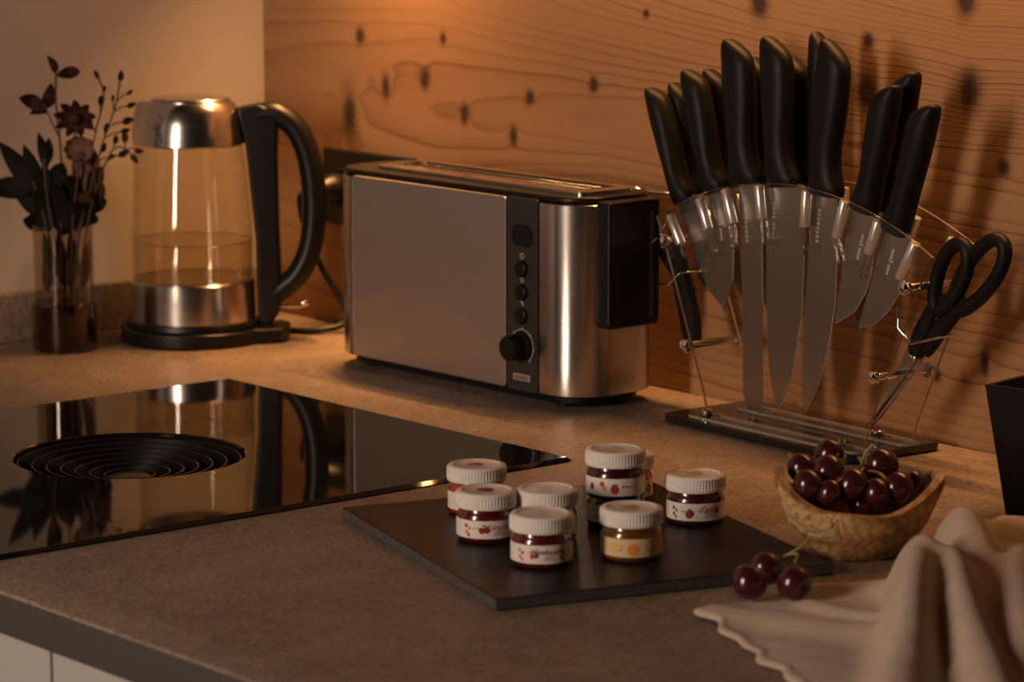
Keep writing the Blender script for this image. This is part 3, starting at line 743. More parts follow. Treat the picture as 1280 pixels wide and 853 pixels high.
# scissors hooked on the right side of the stand
def scissors():
    off = (.150, 0, .095)
    t = empty('kitchen_scissors', SM @ Vector(off), SA); tag(t, 'black-handled kitchen scissors hanging in a wire loop on the stand', 'scissors')
    O = Vector(off)
    def V(x, z, y=0): return Vector((x, y, z)) - O
    for yy, pts in ((-.0012, [(.0890, .0255), (.0960, .0300), (.1470, .0890), (.1560, .1080), (.1380, .1020), (.1300, .0860)]), (.0012, [(.0915, .0240), (.1030, .0330), (.1560, .0900), (.1620, .1080), (.1440, .1050), (.1350, .0850)])):
        prism('blade', pts, yy - .0010, yy + .0010, 'y', 'steel', t, .0005, 1, off=off)
    def oval(c, d0, d1, hw, y):
        c = Vector(c); a = (Vector(d1) - Vector(d0)) * .5; n_ = Vector((-a.y, a.x)).normalized() * hw
        return [V(c.x + a.x * math.cos(q) + n_.x * math.sin(q) * (1 + .18 * math.cos(q)), c.y + a.y * math.cos(q) + n_.y * math.sin(q) * (1 + .18 * math.cos(q)), y) for q in [2 * math.pi * i / 36 for i in range(36)]]
    h1 = tube('handle', oval((.1895, .1695), (.1745, .1400), (.2045, .1985), 0.0142, -.002), .0064, 'handle', t, 14, True)
    h2 = tube('handle', oval((.2185, .1735), (.1915, .1420), (.2460, .2050), .0152, .002), .0064, 'handle', t, 14, True)
    # shanks running down to the pivot
    tube('shank', smooth_path([V(.1740, .1480, -.002), V(.1640, .1320, -.002), V(.1550, .1150, -.002), V(.1480, .0970, -.002)], 6), [.0060, .0061, .0063, .0066, .0068, .0070, .0072, .0074, .0077, .0080, .0083, .0086, .0088, .0090, .0090, .0088, .0084, .0078, .0066][:19], 'handle', h1, 14, ref=(0, 1, 0), flat=.62)
    tube('shank', smooth_path([V(.2030, .1520, .002), V(.1900, .1380, .002), V(.1720, .1200, .002), V(.1560, .1000, .002)], 6), [.0066, .0068, .0070, .0072, .0074, .0076, .0080, .0082, .0084, .0086, .0088, .0090, .0090, .0090, .0090, .0088, .0084, .0076, .0066][:19], 'handle', h2, 14, ref=(0, 1, 0), flat=.62)
    tube('thumb_bridge', smooth_path([V(.1700, .1400, -.001), V(.1800, .1500, 0), V(.1960, .1480, .001)], 5), .0045, 'handle', t, 10)
    o = lathe('pivot', [(.0035, 0), (.0035, .0015), (.0022, .0022)], 'chrome', t, 16); o.rotation_euler = (R(90), 0, 0); o.location = V(.1480, .0945, -.0035)
scissors()

# slim tool with a black handle stored in the left side of the stand
t = empty('knife_sharpener', SM @ Vector((-.155, 0, .07)), SA); tag(t, 'slim tool with flat black handle slotted into left side of the stand', 'sharpener')
off = Vector((-.155, 0, .07))
prism('handle', [(-.1600, .0710), (-.1430, .0690), (-.1440, .0900), (-.1640, .1460), (-.1800, .1490), (-.1790, .1320)], -.006, .006, 'y', 'handle', t, .003, 2, off=off)
prism('head', [(-.1640, .1480), (-.1800, .1500), (-.1880, .1780), (-.1760, .1800)], -.002, .002, 'y', 'steel', t, .0008, 1, off=off)
# chrome headed peeler on the far left
off = Vector((-.265, .018, .150)); t = empty('vegetable_peeler', SM @ Vector((-.232, .012, .150)), SA)
off = Vector((-.232, .012, .150)); tag(t, 'chrome-headed peeler hooked on the far left of the knife stand', 'peeler')
def V(x, y, z): return Vector((x, y, z)) - off
tube('head', smooth_path([V(-.2600, .012, .1960), V(-.2500, .010, .2030), V(-.2400, .012, .1980), V(-.2420, .014, .1880), V(-.2470, .012, .1740)], 6), [.0034] * 25, 'chrome', t, 10)
tube('head_arm', smooth_path([V(-.2600, .012, .1960), V(-.2540, .010, .1890), V(-.2490, .012, .1780)], 6), .0030, 'chrome', t, 10)
rod('blade_rod', V(-.2440, .012, .2020), V(-.1900, .014, .2030), .0022, 'chrome', t, 12)
rod('rivet', V(-.2530, .004, .1880), V(-.2530, .016, .1880), .0040, 'chrome', t, 14)
tube('handle', smooth_path([V(-.2470, .012, .1760), V(-.2300, .012, .1640), V(-.2050, .012, .1440), V(-.1850, .012, .1260)], 6), [.0035, .0040, .0044, .0048, .0052, .0056, .006, .0062, .0064, .0065, .0066, .0067, .0068, .0068, .0068, .0067, .0064, .0056, .0040], 'handle', t, 12)

# ================================================================== slate board and jam jars
BL, BF, BR_ = Vector((.9241, -.5994)), Vector((1.2347, -.6984)), Vector((1.3124, -.4377)); BB = BL + BR_ - BF
tb = prism('serving_board', [(q.x, q.y) for q in (BL, BF, BR_, BB)], .0005, .0095, 'z', ['slate', 'slate_edge'], None, .0008, 1, rim_mat=True)
tag(tb, 'flat black slate serving board carrying the jam jars', 'board')
JZ = .0097
def wrapd(pts, r): return [(r * math.cos(s_), r * math.sin(s_), z) for s_, z in pts]
def ribbed(x, y, z):
    r = math.hypot(x, y); a = math.atan2(y, x)
    if r > .0228 and .0285 < z < .0358:
        k = 1 - .024 * (1 if (int((a + math.pi) / (2 * math.pi) * 120 + .5) % 2) else 0)
        return (x * k, y * k, z)
    return (x, y, z)
def jar(label, xy, jm, art, ang=-41, paper='paper', lid=True, z=JZ, name='jam_jar', group='small jam jars on the slate board'):
    t = empty(name, (xy[0], xy[1], z), R(ang)); tag(t, label, 'jar', group)
    body = lathe('jar_glass', [(.0190, 0), (.0212, .0006), (.0226, .0024), (.0229, .0040), (.0229, .0185), (.0226, .0202), (.0214, .0228), (.0206, .0240), (.0206, .0268)], jm, t, 48)
    n = 40; a0, a1 = R(-150), R(150); v, f = [], []
    for i in range(n + 1):
        a = a0 + (a1 - a0) * i / n
        for zz in (.0044, .0182): v.append((.02315 * math.cos(a), .02315 * math.sin(a), zz))
    for i in range(n): f.append((2 * i, 2 * i + 2, 2 * i + 3, 2 * i + 1))
    lb = raw('label', v, f, paper, t)
    r = .02330
    def blob(sx, zc, rx, rz, ink, nn=14, nm='fruit_print'):
        raw(nm, wrapd([((sx + rx * math.cos(q)) / r, zc + rz * math.sin(q)) for q in [2 * math.pi * i / nn for i in range(nn)]], r), [tuple(range(nn))], 'ink_' + ink, lb, False)
    def words(s_, sx, zc, size, ink, shear=.25):
        tv, tf = text_mesh(s_, size * 1.45, shear)
        raw('lettering', wrapd([((sx + a) / (r + .0001), zc + b) for a, b, _ in tv], r + .0001), tf, 'ink_' + ink, lb, False)
    def scrawl(sx, zc, L, ink):
        pts = [((sx + L * q / 14) / (r + .0001), zc + .0006 * math.sin(q * 1.7) + .0003 * q * .2) for q in range(15)]
        P = wrapd(pts, r + .0001); raw('scroll_print', P + [(x, y, zz + .00045) for x, y, zz in P], [(i, i + 1, 16 + i, 15 + i) for i in range(14)], 'ink_' + ink, lb, False)
    for kind, *a in art:
        if kind == 'b': blob(*a)
        elif kind == 'w': words(*a)
        else: scrawl(*a)
    if lid:
        ld = lathe('lid', [(.0214, .0258), (.0236, .0262), (.0240, .0275), (.0240, .0284), (.0240, .0286), (.0240, .0357), (.0238, .0366), (.0230, .0378), (.0216, .0384), (.0190, .0384), (.0183, .0378), (.0178, .0376), (.004, .0376)], 'lid', t, 120, fn=ribbed, angle=25)
        dsc = [(.0068 * math.cos(q) * (1 + .2 * math.sin(3 * q)) - .001, .0068 * math.sin(q) - .001, .03775) for q in [2 * math.pi * i / 20 for i in range(20)]]
        raw('lid_print', dsc, [tuple(range(20))], a_lid, ld, False)
    else:
        lathe('rim', [(.0210, .0205), (.0210, .0212), (.0170, .0212), (.0170, .0200)], jm, t, 40)
    return t
def cherries(sx, z=.0108, ink='darkred'): return [('b', sx - .0016, z, .0026, .0026, ink), ('b', sx + .0022, z + .0005, .0026, .0028, ink), ('b', sx, z + .0038, .0014, .0008, 'green')]
def side(sx, inks): return [('b', sx + dx, .0110 + dz, .0013, .0015, k) for (dx, dz), k in zip(((-.001, .0030), (.0018, .0012), (-.0006, -.0018), (.0014, -.0040)), inks)]
def small(sx, ink='grey'): return [('s', sx, .0072, .008, ink), ('s', sx + .0005, .0090, .007, ink)]
a_lid = 'ink_pink'
jar('jam jar with bright red jam, farthest left on the slate board', (1.0051, -.5264), 'jam_red', side(-.0125, ('red', 'red', 'red', 'darkred')) + [('w', 'Erdbeer', -.004, .0130, .0042, 'red')] + cherries(.006, .010, 'red') + small(-.006), -32)
a_lid = 'ink_darkred'
jar('cherry jam jar at front left, cherries printed mid-label', (1.0839, -.5819), 'jam_cherry', side(-.0145, ('plum', 'orange', 'pink', 'darkred')) + cherries(-.0005) + [('w', 'Kirsche', .0105, .0130, .0044, 'red'), ('s', -.011, .0118, .008, 'grey')] + small(.007), -43)
a_lid = 'lid_ring'
jar('jam jar directly behind the frontmost jar, only lid and neck clearly showing', (1.1099, -.5427), 'jam_cherry', cherries(-.002) + [('w', 'Himbeere', .008, .0128, .0040, 'red')] + side(-.014, ('pink', 'red', 'pink', 'plum')), -40)
jar('frontmost jam jar with purple-red jam and small berry print', (1.173, -.6027), 'jam_cherry', side(-.0165, ('pink', 'red', 'pink', 'pink')) + [('b', -.0065, .0100, .0020, .0022, 'red'), ('b', -.0035, .0108, .0018, .0024, 'plum'), ('b', -.0050, .0136, .0012, .0008, 'green'), ('w', 'Himbeere', .0045, .0132, .0044, 'darkred'), ('s', -.010, .0124, .016, 'grey')] + small(.002) + side(.0165, ('plum', 'darkred', 'darkred', 'plum')), -42)
jar('low open jam jar under the strawberry jam jar', (1.1086, -.4711), 'jam_brown', side(-.0135, ('darkred', 'pink', 'plum', 'darkred')) + side(-.008, ('pink', 'plum', 'pink', 'grey')) + cherries(.003), -40, lid=False)
jar('strawberry jam jar stacked on top of another jar', (1.1086, -.4711), 'jam_dark', [('b', -.0105, .0138, .0021, .0020, 'red'), ('b', -.0085, .0106, .0018, .0020, 'orange'), ('b', -.0078, .0086, .0014, .0010, 'yellow'), ('b', -.0002, .0098, .0034, .0036, 'red'), ('b', -.0002, .0134, .0024, .0009, 'green'), ('b', .0065, .0120, .0013, .0013, 'pink'), ('b', .0100, .0118, .0016, .0010, 'pink'), ('s', .010, .0110, .008, 'grey'), ('b', -.0205, .0110, .0020, .0030, 'darkred')], -43, z=JZ + .0216)
a_lid = 'ink_gold'
jar('orange marmalade jar with cream-yellow label at the front', (1.2007, -.5381), 'jam_amber', [('b', .0005, .0100, .0044, .0046, 'orange'), ('b', -.0130, .0120, .0034, .0026, 'yellow'), ('b', -.0100, .0112, .0026, .0022, 'gold'), ('b', .0135, .0122, .0032, .0024, 'yellow'), ('s', .009, .0090, .009, 'gold'), ('s', -.017, .0080, .009, 'gold')], -40, paper='paper_yellow')
a_lid = 'lid_ring'
jar('apricot jam jar half hidden behind the stacked strawberry jar', (1.0450, -.4040), 'jam_orange', [('w', 'Marille', .010, .0112, .0055, 'red'), ('b', -.002, .010, .003, .003, 'orange')] + side(.0175, ('red', 'red', 'red', 'red')), -25)
a_lid = 'ink_gold'
jar('dark plum jam jar standing alone at the right', (1.1428, -.4173), 'jam_brown', side(-.0185, ('plum', 'grey', 'plum', 'grey')) + [('b', -.0055, .0098, .0032, .0034, 'darkred'), ('b', -.0050, .0134, .0016, .0010, 'green'), ('b', -.0030, .0105, .0016, .0022, 'plum'), ('w', "d'arbo", .0105, .0134, .0050, 'red'), ('s', -.013, .0112, .005, 'grey'), ('s', .0055, .0106, .011, 'grey'), ('b', .0185, .0125, .0018, .0028, 'red')] + small(.0065, 'darkred'), -42)

# ================================================================== olive wood bowl with grapes
BC = Vector((1.277, -.375, 0))
def bowl():
    t = empty('wooden_bowl', BC, RTANG); tag(t, 'rustic olive wood bowl with raw edge, filled with red grapes', 'bowl')
    n = 64; outer, inner = [], []
    def rim(a):
        ca, sa = math.cos(a), math.sin(a)
        wob = 1 + .03 * math.sin(3 * a + .7) + .022 * math.sin(5 * a + 2.1)
        rx = (.0640 if ca > 0 else .0660) * wob; ry = (.0480 if sa < 0 else .0440) * wob
        z = .0415 + .0215 * abs(ca) ** 3.0 + .0020 * math.sin(4 * a + 1) - (.0045 * math.exp(-((a - 4.9) / .35) ** 2))
        if abs(a - math.pi) < .22: z += .004 * math.cos((a - math.pi) / .22 * 1.57)
        return rx * ca, ry * sa, z
    v, f = [], []; prof = [(0, .52), (.08, .56), (.22, .68), (.42, .81), (.65, .92), (.85, .985), (1.0, 1.0)]
    for h, s_ in prof:
        for i in range(n):
            a = 2 * math.pi * i / n; x, y, z = rim(a); j = 1 + .012 * math.sin(7 * a + 9 * h) * (1 if .05 < h < .95 else 0)
            ss = s_ * j
            if math.cos(a) < -.55: ss += (1 - h) * .10 * (-math.cos(a) - .55) * (-1)
            v.append((x * ss, y * ss, max(0.0, z * h)))
    iprof = [(1.0, .90), (.9, .87), (.65, .79), (.42, .66), (.26, .44), (.22, .10)]
    for h, s_ in iprof:
        for i in range(n):
            x, y, z = rim(2 * math.pi * i / n); v.append((x * s_, y * s_, z * h + .001 * (h == 1.0)))
    N = len(prof) + len(iprof)
    for k in range(N - 1):
        for i in range(n):
            j = (i + 1) % n; f.append((k * n + i, k * n + j, (k + 1) * n + j, (k + 1) * n + i))
    f.append(tuple(range(n))[::-1]); f.append(tuple((N - 1) * n + i for i in range(n)))
    body = raw('body', v, f, 'olive', t, angle=60)
    # raw crumbly bark patch on the near left flank
    bv, bf = [], []; A, H = 15, 11; r2 = random.Random(3)
    for i in range(A):
        a = R(196 + 60 * i / (A - 1)); x, y, z = rim(a)
        for k in range(H):
            h = .40 + .58 * k / (H - 1) if True else 0
            # interpolate outer profile
            for q in range(len(prof) - 1):
                if prof[q][0] <= h <= prof[q + 1][0]:
                    u = (h - prof[q][0]) / (prof[q + 1][0] - prof[q][0]); s_ = prof[q][1] * (1 - u) + prof[q + 1][1] * u
            edge = min(i, A - 1 - i, k, H - 1 - k)
            bul = -.03 if edge == 0 else .022 + .03 * r2.random()
            bv.append((x * (s_ + bul), y * (s_ + bul), z * h))
    for i in range(A - 1):
        for k in range(H - 1): bf.append((i * H + k, (i + 1) * H + k, (i + 1) * H + k + 1, i * H + k + 1))
    raw('bark_patch', bv, bf, 'bark', t, angle=80)
bowl()

def sphere_data(r, n=20, m_=12):
    v = [(0, 0, -r)]; f = []
    for j in range(1, m_):
        q = -math.pi / 2 + math.pi * j / m_
        for i in range(n): a = 2 * math.pi * i / n; v.append((r * math.cos(q) * math.cos(a), r * math.cos(q) * math.sin(a), r * 1.06 * math.sin(q)))
    v.append((0, 0, r * 1.06)); L = len(v) - 1
    for i in range(n): f.append((0, 1 + (i + 1) % n, 1 + i)); f.append((L, L - n + i, L - n + (i + 1) % n))
    for j in range(m_ - 2):
        for i in range(n): a = 1 + j * n + i; b = 1 + j * n + (i + 1) % n; f.append((a, b, b + n, a + n))
    return v, f
def grape_at(label, P, r, tilt=(0, 0), group='grapes in the wooden bowl', stem=True):
    t = empty('grape', P); t.rotation_euler = (tilt[0], tilt[1], random.random() * 6); tag(t, label, 'grape', group)
    v, f = sphere_data(r); raw('skin', v, f, 'grape', t, angle=180)
    if stem: tube('stalk_stub', [(0, 0, r * 1.02), (.0005, 0, r * 1.02 + .0022), (.0012, 0, r * 1.02 + .004)], [.0014, .0009, .0007], 'stalk_brown', t, 6)
gr = [(-.0200, .020, .0740, .0105, 'topmost grape at the back of the bowl, nearest the knife stand'), (-.0415, .010, .0650, .0105, 'upper left grape in the bowl beside the raw tip'),
      (-.0225, -.002, .0655, .0115, 'bright red grape at the front centre left of the heap'), (-.0390, -.017, .0580, .0105, 'lower left grape resting on the bowl rim'),
      (-.0235, -.022, .0530, .0090, 'small grape at the rim under the bright red one'), (-.0060, -.014, .0570, .0118, 'dark grape low in the centre of the heap'),
      (.0090, .004, .0590, .0100, 'grape in the middle of the heap beneath the brown stalks'), (.0125, -.016, .0520, .0100, 'grape at the front rim right of centre'),
      (.0190, .009, .0680, .0118, 'large upper right grape standing proud of the heap'), (.0290, -.010, .0545, .0110, 'lower right grape near the right tip'),
      (.0420, .002, .0555, .0085, 'small rightmost grape in the shade of the bowl tip'), (-.0120, .026, .0500, .0110, 'grape hidden low at the back left of the bowl'), (.0080, .024, .0500, .0110, 'grape hidden low at the back right of the bowl'),
      (-.028, .006, .0440, .0105, 'grape buried at the left bottom of the heap'), (.030, .010, .0440, .0105, 'grape buried at the right bottom of the heap'), (.004, -.004, .0400, .0105, 'grape buried in the centre of the heap')]
for a, b, z, r, l in gr:
    r *= 1.10
    P = BC + RT * a + HD * b; P.z = z
    grape_at(l, P, r, (random.uniform(-.9, .9), random.uniform(-.9, .9)))
P0 = BC + RT * .004 + HD * .002
st = empty('grape_stalk', (P0.x, P0.y, .062)); tag(st, 'brown and green branching grape stalk on top of the heap', 'stalk')
for k, (pts, m_) in enumerate([([(-.002, 0, 0), (-.004, .003, .008), (-.003, .006, .016), (.0015, .009, .022)], 'stalk'), ([(-.004, .003, .008), (-.0075, .003, .012)], 'stalk'), ([(-.002, 0, .002), (.004, .004, .008), (.010, .008, .009), (.014, .012, .006)], 'stalk_brown'),
                               ([(.004, .004, .008), (.005, .008, .013), (.009, .012, .014)], 'stalk_brown'), ([(.0, .0, .001), (.008, -.001, .004), (.016, .002, .003), (.022, .004, -.002)], 'stalk_brown')]):
    tube('twig', smooth_path(pts, 4), .0012, m_, st, 7)
for (x, y, r, l) in ((1.3405, -.5520, .0126, 'loose grape nearest the front, on the tip of the linen cloth'), (1.3620, -.5285, .0122, 'right of the three loose grapes lying on the cloth'), (1.3180, -.5120, .0122, 'rear of the three loose grapes, nearest the bowl')):
    zz = .0050 + r * 1.06
    grape_at(l, (x, y, zz), r, (.9, .5), 'loose grapes beside the bowl', False)
s2 = empty('grape_twig', (1.322, -.500, .028)); tag(s2, 'short green stalk joining the three loose grapes', 'stalk')
tube('twig', smooth_path([(-.004, -.004, -.006), (.004, .002, .000), (.010, .010, .006), (.011, .016, .012)], 5), .0011, 'stalk', s2, 7)
tube('twig', smooth_path([(.004, .002, .000), (.012, .003, .001), (.020, -.008, -.002)], 5), .0010, 'stalk', s2, 7)

# ================================================================== linen cloth
def cloth():
    T, A_, B_, C_ = Vector((1.336, -.598)), Vector((1.700, -.765)), Vector((1.66, -.22)), Vector((1.315, -.275))
    ridges = [([(1.412, -.458, .040), (1.431, -.4737, .046), (1.4700, -.520, .046), (1.5000, -.556, .040), (1.5376, -.6011, .028), (1.5800, -.655, .014), (1.62, -.71, .006)], .0135),
              ([(1.420, -.455, .040), (1.4540, -.4657, .047), (1.5157, -.5224, .041), (1.5669, -.5664, .030), (1.6203, -.6129, .020), (1.67, -.66, .010)], .0130),
              ([(1.350, -.340, .034), (1.3792, -.3694, .050), (1.4150, -.4000, .049), (1.4450, -.4260, .042), (1.4899, -.4598, .026), (1.5735, -.5317, .016), (1.64, -.59, .010)], .0170),
              ([(1.330, -.300, .012), (1.3607, -.3164, .028), (1.3800, -.2950, .030), (1.45, -.27, .028), (1.55, -.27, .02)], .0240),
              ([(1.430, -.370, .030), (1.4651, -.4062, .036), (1.5448, -.4946, .032), (1.60, -.55, .02)], .0150),
              ([(1.352, -.505, .004), (1.372, -.470, .008), (1.395, -.452, .012)], .0100),
              ([(1.352, -.585, .003), (1.400, -.580, .007), (1.44, -.570, .008), (1.48, -.55, .012)], .0120),
              ([(1.380, -.530, .004), (1.420, -.540, .009), (1.46, -.535, .012)], .0080)]
    rs = []
    for pts, wd in ridges:
        sp = smooth_path(pts, 6); rs.append((sp, wd))
    rnd = random.Random(11); ph = [(rnd.uniform(20, 90), rnd.uniform(20, 90), rnd.uniform(0, 6)) for _ in range(9)]
    def height(p):
        h = .0036; s8 = 0.0
        for sp, wd in rs:
            best = 1e9; bz = 0
            for i in range(len(sp) - 1):
                a, b = sp[i], sp[i + 1]; ax, ay = b.x - a.x, b.y - a.y; L2 = ax * ax + ay * ay + 1e-12
                t_ = max(0, min(1, ((p[0] - a.x) * ax + (p[1] - a.y) * ay) / L2))
                dx, dy = p[0] - a.x - ax * t_, p[1] - a.y - ay * t_; d2 = dx * dx + dy * dy
                if d2 < best: best = d2; bz = a.z + (b.z - a.z) * t_
            g = bz * math.exp(-(best / (2 * wd * wd)) ** 1.35)
            s8 += g ** 4
        h += s8 ** .25
        q = sum(math.sin(fx * p[0] + fy * p[1] + o_) for fx, fy, o_ in ph) / 9
        q2 = sum(math.sin(2.7 * fx * p[0] - 2.2 * fy * p[1] + 2 * o_) for fx, fy, o_ in ph) / 9
        return h + .0030 * (q + .3) * min(1, .5 + h * 30) + .0010 * q2
    nu, nv = 150, 130; v, f = [], []
    for i in range(nu + 1):
        u = i / nu
        for j in range(nv + 1):
            w_ = j / nv
            p = T * (1 - u) * (1 - w_) + A_ * u * (1 - w_) + B_ * u * w_ + C_ * (1 - u) * w_
            # wavy hem
            p = p + Vector((-.10, -.20)) * .010 * (math.sin(u * 61) + math.sin(u * 37 + 2)) * max(0, 1 - w_ * 8) + Vector((-.2, .05)) * .02 * math.sin(w_ * 24 + 1) * max(0, 1 - u * 8)
            # bow the edge towards the bowl inwards
            bow = math.exp(-((w_ - .55) / .22) ** 2) * max(0, 1 - u * 3.0)
            p = p + Vector((.050, -.012)) * bow
            z = height(p)
            hem = min(u * nu, w_ * nv) 
            if hem < 3: z = max(.0026, z * (.62 + .12 * hem)) + (.0016 if hem in (1, 2) else 0)
            # the corner of the slate board lies lower than the cloth
            v.append((p.x, p.y, z))
    for i in range(nu):
        for j in range(nv): a = i * (nv + 1) + j; f.append((a, a + nv + 1, a + nv + 2, a + 1))
    o = raw('linen_cloth', v, f, 'linen', None, angle=180)
    # real thickness
    sm = o.modifiers.new('thickness', 'SOLIDIFY'); sm.thickness = .0016; sm.offset = -1 if o.data.polygons[0].normal.z > 0 else 1
    tag(o, 'crumpled natural linen cloth lying in folds beside the bowl', 'cloth')
cloth()

# ================================================================== black box at the right
def black_box():
    t = empty('black_planter_box', (1.2615, -.1850, 0), R(9)); tag(t, 'black tapered box at the right edge behind the linen cloth', 'box')
    W, D, H, o_ = .19, .125, .108, .014
    n = 0; v = [(0, 0, 0), (W, 0, 0), (W, D, 0), (0, D, 0), (-o_, -o_, H), (W + o_, -o_, H), (W + o_, D + o_, H), (-o_, D + o_, H)]
    i = .004
    v += [(-o_ + i, -o_ + i, H), (W + o_ - i, -o_ + i, H), (W + o_ - i, D + o_ - i, H), (-o_ + i, D + o_ - i, H), (i, i, .012), (W - i, i, .012), (W - i, D - i, .012), (i, D - i, .012)]
    f = [(3, 2, 1, 0)] + [(a, (a + 1) % 4, 4 + (a + 1) % 4, 4 + a) for a in range(4)] + [(4 + a, 4 + (a + 1) % 4, 8 + (a + 1) % 4, 8 + a) for a in range(4)] + [(8 + a, 8 + (a + 1) % 4, 12 + (a + 1) % 4, 12 + a) for a in range(4)] + [(12, 13, 14, 15)]
    raw('box_body', v, f, 'matt_black', t, False)
    box('inner_tray', .008, W - .008, .008, D - .008, .0125, .060, 'matt_black', t, .003)
black_box()

# ================================================================== vase with dried flowers
VP = Vector((.0802, -.3287, 0))
t = empty('glass_vase', VP); tag(t, 'slim cylindrical glass vase with smoky lower half by the plaster wall', 'vase')
lathe('upper_glass', [(.0318, .0515), (.0315, .060), (.0318, .120), (.0326, .1345), (.0312, .1345), (.0304, .120), (.0302, .0515)], 'vase_glass', t, 48, False, False)
lathe('lower_sleeve', [(.0300, .0002), (.0335, .0015), (.0342, .005), (.0342, .0505), (.0330, .0520), (.0306, .0520), (.0306, .0080), (.004, .0075)], 'vase_foot', t, 48, True, True)
lathe('vase_water', [(.004, .0085), (.0295, .0085), (.0296, .0480), (.004, .0480)], 'vase_foot', t, 40)
def leaf(name, base, tip, width, mat, parent, bend=.012, face=None):
    b, e = Vector(base), Vector(tip); ax = e - b; L = ax.length; ax.normalize()
    sd = ax.cross(Vector(face) if face else -HD).normalized(); up = ax.cross(sd).normalized()
    v, f = [], []; N = 8
    for i in range(N + 1):
        s_ = i / N; wd = width * math.sin(math.pi * min(1, s_ ** .8)) ** .8 if 0 < s_ < 1 else 0.0004
        c_ = b + ax * (L * s_) + up * (bend * math.sin(math.pi * s_))
        for k in (-1, 0, 1): v.append(c_ + sd * (wd * .5 * k) + up * (.18 * wd * abs(k)) )
    for i in range(N):
        for k in range(2): a = i * 3 + k; f.append((a, a + 1, a + 4, a + 3))
    n0 = len(v); v += [Vector(p) + up * .0005 for p in v]; f += [tuple(q + n0 for q in ff[::-1]) for ff in f]
    return raw(name, v, f, mat, parent, angle=60)
def at(a, z, d=0.0): p = RT * a + HD * d; return Vector((p.x, p.y, z))
def sprig(name, label, cat, stem, rs=.0012, m_='stem'):
    s_ = empty(name, VP); tag(s_, label, cat, 'dried stems in the glass vase')
    tube('stem', smooth_path([at(*q) for q in stem], 6), rs, m_, s_, 7); return s_
# tall stem with wine red leaves
s_ = sprig('leafy_twig', 'tallest twig in the vase with wine-red leaves at its tip', 'twig', [(.004, .012, 0), (-.002, .10, 0), (.000, .18, .002), (-.001, .225, 0), (-.004, .262, 0), (-.003, .296, 0)])
leaf('leaf', at(-.003, .292), at(-.012, .3115), .009, 'leaf_red', s_); leaf('leaf', at(-.003, .291), at(.0225, .2955, -.004), .013, 'leaf_red', s_)
tube('side_stem', smooth_path([at(-.001, .225), at(-.010, .245), at(-.017, .262)], 5), .0009, 'stem', s_, 6)
leaf('leaf', at(-.016, .255), at(-.042, .2685, -.006), .016, 'leaf_red', s_); leaf('leaf', at(-.016, .256), at(-.009, .2830, .005), .015, 'leaf_red', s_); leaf('leaf', at(-.014, .258), at(-.033, .2500, .004), .013, 'leaf_red', s_)
# star shaped blossom
s_ = sprig('dried_blossom', 'dark star-shaped dried blossom right of the tallest twig', 'flower', [(.008, .012, .004), (.008, .12, .004), (.012, .19, .003), (.016, .238, .002)])
for k in range(9):
    a = R(40 * k + 8); leaf('petal', at(.016, .246), at(.016 + .023 * math.cos(a), .246 + .020 * math.sin(a), -.008), .010, 'leaf_red', s_, .004)
lathe('flower_heart', [(.001, -.006), (.006, -.003), (.006, .003), (.001, .006)], 'leaf_brown', s_, 12).location = at(.016, .246, -.004)
# bud sprays to the right
def spray(label, stem, side):
    s_ = sprig('bud_spray', label, 'flower', stem, .0009)
    P = smooth_path([at(*q) for q in stem], 6)
    for (a, z, d, sz) in side:
        q = at(a, z, d); nb = min(P, key=lambda p_: (p_ - q + Vector((0, 0, .012))).length)
        tube('side_stem', [nb, (nb + q) * .5 + Vector((0, 0, .002)), q], .0007, 'stem', s_, 6)
        dirv = (q - nb).normalized(); leaf('bud', q - dirv * sz * .4, q + dirv * sz, sz * .75, 'leaf_brown', s_, sz * .1); leaf('bud', q - dirv * sz * .4, q + dirv * sz, sz * .7, 'leaf_red', s_, sz * .1, tuple(RT))
spray('right-hand spray of small dried buds leaning over the vase rim', [(.010, .02, -.004), (.018, .12, -.004), (.034, .185, -.004), (.046, .225, -.002), (.058, .258, 0), (.064, .286, 0)], [(.064, .288, 0, .009), (.072, .272, .002, .006), (.056, .266, -.002, .005), (.073, .259, 0, .008), (.068, .242, .003, .010), (.066, .232, 0, .008), (.048, .234, -.003, .008), (.044, .213, 0, .008), (.052, .205, 0, .006)])
spray('thin spray with curled bud at its top, between star blossom and bud spray', [(.006, .02, .006), (.012, .12, .006), (.026, .185, .006), (.036, .230, .004), (.046, .268, .002), (.041, .288, 0)], [(.040, .290, 0, .007), (.047, .276, 0, .005), (.043, .262, 0, .009), (.032, .240, .002, .006), (.030, .215, .004, .009)])
spray('drooping spray of pointed buds, lowest on the right of the bouquet', [(.012, .02, -.006), (.024, .12, -.006), (.040, .18, -.006), (.056, .214, -.006), (.070, .214, -.006)], [(.068, .224, -.004, .010), (.076, .206, -.006, .009), (.064, .208, -.004, .010), (.058, .222, -.006, .008), (.080, .212, 0, .008)])
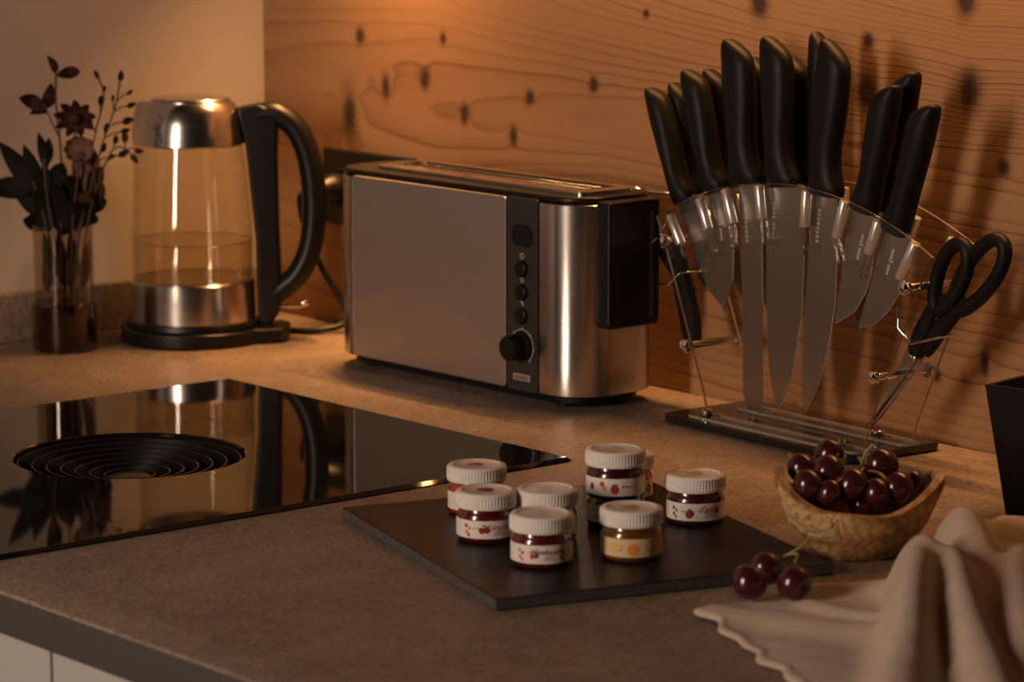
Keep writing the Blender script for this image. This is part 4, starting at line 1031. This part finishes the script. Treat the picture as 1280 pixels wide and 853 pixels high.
# broad dark leaves on the left
s_ = sprig('leafy_branch', 'branch of broad dark green leaves arching out to the left', 'branch', [(-.004, .012, 0), (-.012, .10, 0), (-.020, .145, 0), (-.030, .18, 0)], .0016)
for a0, z0, a1, z1, wd, m_, d in [(-.026, .165, -.066, .222, .022, 'leaf', 0), (-.024, .160, -.040, .218, .020, 'leaf', .006), (-.030, .172, -.082, .172, .024, 'leaf', -.006), (-.018, .140, -.056, .178, .022, 'leaf', .004), (-.012, .135, -.028, .196, .022, 'leaf', -.010), (-.014, .130, -.040, .140, .020, 'leaf', -.012), (-.010, .125, -.026, .172, .024, 'leaf', -.016)]:
    leaf('leaf', at(a0, z0, 0), at(a1, z1, d), wd, m_, s_, .006)
s_ = sprig('leafy_branch', 'upright dark leafy branch in the middle of the bouquet', 'branch', [(0, .012, -.006), (-.006, .10, -.006), (-.014, .16, -.008), (-.017, .205, -.008)], .0014)
for a0, z0, a1, z1, wd, m_, d in [(-.016, .190, -.022, .232, .012, 'leaf', -.010), (-.016, .195, -.012, .226, .011, 'leaf', -.004), (-.014, .170, .004, .200, .020, 'leaf', -.012), (-.010, .150, .012, .188, .024, 'leaf', -.016), (-.006, .130, -.004, .180, .026, 'leaf', -.020), (-.004, .120, .014, .160, .024, 'leaf', -.020), (-.012, .150, -.020, .200, .016, 'leaf', .006)]:
    leaf('leaf', at(a0, z0, 0), at(a1, z1, d), wd, m_, s_, .006)
s_ = sprig('withered_branch', 'withered branch of curled brown leaves on the right of the vase mouth', 'branch', [(.008, .012, 0), (.014, .10, 0), (.022, .15, 0), (.028, .19, 0)], .0014)
for a0, z0, a1, z1, wd, m_, d in [(.022, .165, .044, .196, .020, 'leaf_brown', -.008), (.024, .170, .018, .212, .022, 'blossom', -.010), (.020, .150, .048, .160, .020, 'leaf', -.006), (.018, .145, .046, .178, .022, 'leaf_brown', -.012), (.016, .135, .036, .148, .022, 'leaf', -.014), (.018, .140, .010, .186, .022, 'leaf', -.016), (.012, .130, .030, .172, .022, 'leaf_brown', -.020), (.026, .180, .034, .214, .020, 'blossom', .004), (.014, .125, .020, .160, .026, 'leaf', -.022)]:
    leaf('leaf', at(a0, z0, 0), at(a1, z1, d), wd, m_, s_, .007)
for q in range(7):
    a = -.022 + .0072 * q
    leaf('submerged_leaf', at(a * .8, .062 + .006 * (q % 3), -.008 + .006 * (q % 4)), at(a + .006 * (-1) ** q, .118 + .008 * (q % 2), .006 - .006 * (q % 3)), .013, 'leaf' if q % 2 else 'leaf_brown', s_, .004)
s_ = sprig('dried_blossom', 'pale withered pink blossom low in the centre of the bouquet', 'flower', [(.004, .012, -.004), (.010, .12, -.004), (.016, .17, -.006), (.020, .205, -.006)])
for k in range(10):
    a = R(36 * k); leaf('petal', at(.020, .212), at(.020 + .016 * math.cos(a), .214 + .014 * math.sin(a), -.010), .011, 'blossom', s_, .005)
bpy.context.view_layer.update()
